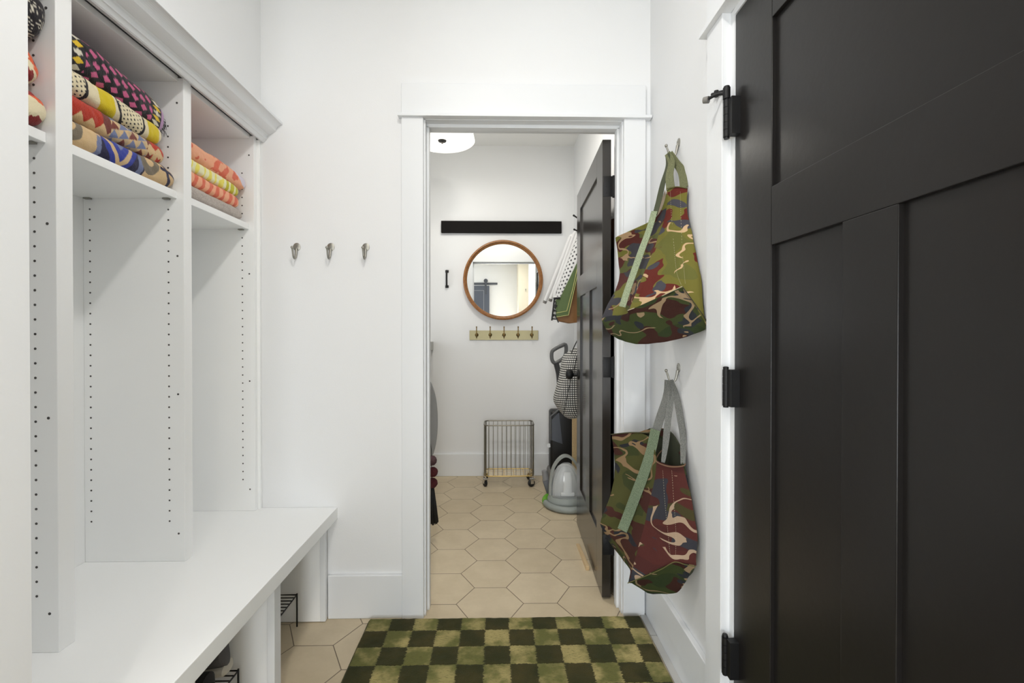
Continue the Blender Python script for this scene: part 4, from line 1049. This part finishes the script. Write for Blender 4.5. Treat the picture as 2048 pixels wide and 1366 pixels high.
# green and tan tote under the stool
gt = thing('canvas_tote', 'green tote bag with tan side and black and white strap below the white stool', 'bag', (.50, 3.25, 1.45))
GRN = mat('green_canvas', (84, 102, 62), .8, bump=.2, bscale=300); TAN = mat('tan_leather', (134, 92, 48), .55)
def plate(root, name, P, th, m, parent=None, bev=0):
    bm = B(); A = [bm.verts.new(p) for p in P]; Bv = [bm.verts.new(p + th) for p in P]; n = len(P)
    bm.faces.new(A); bm.faces.new(Bv[::-1])
    for k in range(n): bm.faces.new([A[k], A[(k + 1) % n], Bv[(k + 1) % n], Bv[k]])
    if bev: bmesh.ops.bevel(bm, geom=list(bm.edges), offset=bev, segments=3, profile=.5, affect='EDGES')
    return part(name, bm, m, root, bev > 0) if parent is None else sub(name, bm, m, root, parent)
plate(gt, 'bag_side', pts((1172, 540, 3.12), (1157, 540, 3.12), (1137, 629, 3.12), (1112, 633, 3.13), (1119, 642, 3.13), (1141, 646.5, 3.12), (1172, 643, 3.12)), Vector((0, .10, 0)), TAN, bev=.006)
gp = plate(gt, 'green_panel', pts((1111, 601, 3.10), (1122, 593, 3.10), (1158, 518, 3.09), (1158, 545, 3.085), (1137, 631, 3.09), (1112, 635, 3.10)), Vector((.0, .028, 0)), GRN)
PIPE = mat('cream_piping', (196, 190, 120), .7)
for dx, dy in ((0, 0), (3.5, 8)):
    bm = B(); tube(bm, [p + Vector((0, -.003, 0)) for p in pts((1157, 524 + dy * 2, 3.083), (1146 + dx * .6, 575 + dy * .6, 3.083), (1133.5 + dx, 622 + dy, 3.083), (1113, 626 + dy, 3.093))], .0020, 6); sub('piping', bm, PIPE, gt, gp, True)
sp_ = plate(gt, 'side_strap', pts((1108, 597, 3.105), (1117, 595, 3.105), (1113, 638, 3.105), (1103, 641, 3.105)), Vector((0, .02, 0)), mat('strap_white', (206, 204, 200), .7))
bm = B(); tube(bm, pts((1109, 595, 3.10), (1103.5, 641, 3.10)), .0052, 8); tube(bm, pts((1107, 597, 3.10), (1120, 596, 3.10)), .0075, 8)
for k, (a, b) in enumerate(((.16, .5), (.30, .9), (.40, .9), (.52, .6), (.60, .9), (.74, .9), (.82, .5), (.93, 1))):
    p0 = (1108 - 5 * a, 597 + 43 * a); p1 = (p0[0] + 9 * b, p0[1] + (1.5 if k % 2 else -1)); tube(bm, pts((*p0, 3.10), (*p1, 3.10)), .0042, 6)
tube(bm, pts((1112, 604, 3.10), (1110, 618, 3.10)), .0035, 6); tube(bm, pts((1110, 630, 3.10), (1117, 645, 3.10)), .004, 6)
sub('strap_pattern', bm, BLACKP, gt, sp_, True)

wb = thing('wooden_board', 'narrow pale wooden board standing upright behind the spot cleaner', 'board', (.59, 3.31, 0))
bm = B(); box(bm, .545, .634, 3.30, 3.322, .001, .60, .002); part('plank', bm, PINE, wb)

# dark coat hanging behind the open door
ct = thing('hanging_coat', 'dark coat seen in the gap behind the open laundry door', 'coat', (.59, 2.40, 1.72))
bm = B(); skin(bm, [(.25, .580, 2.42, .040, .16), (.7, .580, 2.42, .044, .17), (1.2, .583, 2.40, .042, .17), (1.5, .590, 2.40, .036, .15), (1.68, .60, 2.40, .024, .06)], 28, 2.2); part('coat_body', bm, mat('navy_cloth', (24, 26, 38), .9), ct, True)
bm = B(); skin(bm, [(1.60, .588, 2.30, .030, .07), (1.68, .590, 2.31, .036, .08), (1.76, .598, 2.33, .026, .05)], 20, 2); part('coat_collar', bm, mat('brown_fur', (82, 48, 30), .95), ct, True)

# ------------------------------------------------------------ laundry left side
sh = thing('folding_counter', 'grey edge of a counter just inside the laundry doorway on the left', 'counter', (-.85, 3.3, 0))
bm = B(); box(bm, -.80, -.533, 2.64, 3.795, 1.052, 1.12, .002); part('counter_top', bm, mat('counter_grey', (176, 176, 172), .4), sh)
bm = B(); box(bm, -.80, -.78, 2.68, 3.78, .002, 1.052, .002); box(bm, -.78, -.55, 3.74, 3.79, .002, 1.052, .002); part('counter_body', bm, CAB, sh)
ib = thing('ironing_board', 'grey ironing board standing upright left inside the laundry doorway', 'ironing board', (-.53, 3.05, 0))
bm = B(); pr = []
for k in range(48):
    t = 2 * PI * k / 48; pr.append((-.520 + .116 * math.copysign(abs(math.cos(t)) ** .8, math.cos(t)), .595 + .305 * math.copysign(abs(math.sin(t)) ** .95, math.sin(t))))
prism(bm, pr, .03, Matrix(((1, 0, 0, 0), (0, 0, 1, 3.05), (0, 1, 0, 0), (0, 0, 0, 1))), bev=.006)
part('padded_board', bm, mat('board_grey', (150, 151, 152), .8), ib, True, 50)
bm = B(); tube(bm, smoothpath([(-.56, 3.09, .75), (-.55, 3.10, .4), (-.545, 3.10, .012), (-.62, 3.10, .012)], 5), .010, 10); part('leg_frame', bm, NICKEL, ib, True)
gl = thing('pompom_tassel', 'string of dark red pompoms ending in a black tassel, left inside the doorway', 'tassel', (-.372, 2.62, .9))
bm = B(); tube(bm, [(-.378, 2.60, .52), (-.374, 2.60, .16)], .002, 6); tube(bm, smoothpath([(-.378, 2.60, .52), (-.42, 2.61, .75), (-.532, 2.637, 1.08)], 4), .002, 6); part('cord', bm, BLACKP, gl, True)
RED = mat('pompom_red', (84, 26, 32), .95, bump=.8, bscale=300); GRYP = mat('pompom_grey', (96, 70, 74), .95, bump=.8, bscale=300)
for k, (px, py, m) in enumerate(((863.5, 921, GRYP), (865.5, 944, RED), (865, 966, RED))):
    c = at(px, py, Y=2.60); bm = B(); bmesh.ops.create_icosphere(bm, subdivisions=4, radius=.0285, matrix=Matrix.Translation(c))
    for v in bm.verts: v.co += (v.co - c).normalized() * .003 * noise.noise(v.co * 160)
    part('pompom', bm, m, gl, True)
bm = B()
for k in range(160):
    a = 2 * PI * random.random(); r = .030 * math.sqrt(random.random()); L = .012 * random.random()
    tube(bm, [(-.374 + r * .35 * math.cos(a), 2.60 + r * .35 * math.sin(a), .300), (-.374 + r * .8 * math.cos(a), 2.60 + r * .8 * math.sin(a), .20), (-.372 + r * 1.1 * math.cos(a), 2.60 + r * math.sin(a), .095 + L)], .0022, 5)
part('tassel', bm, BLACKP, gl)
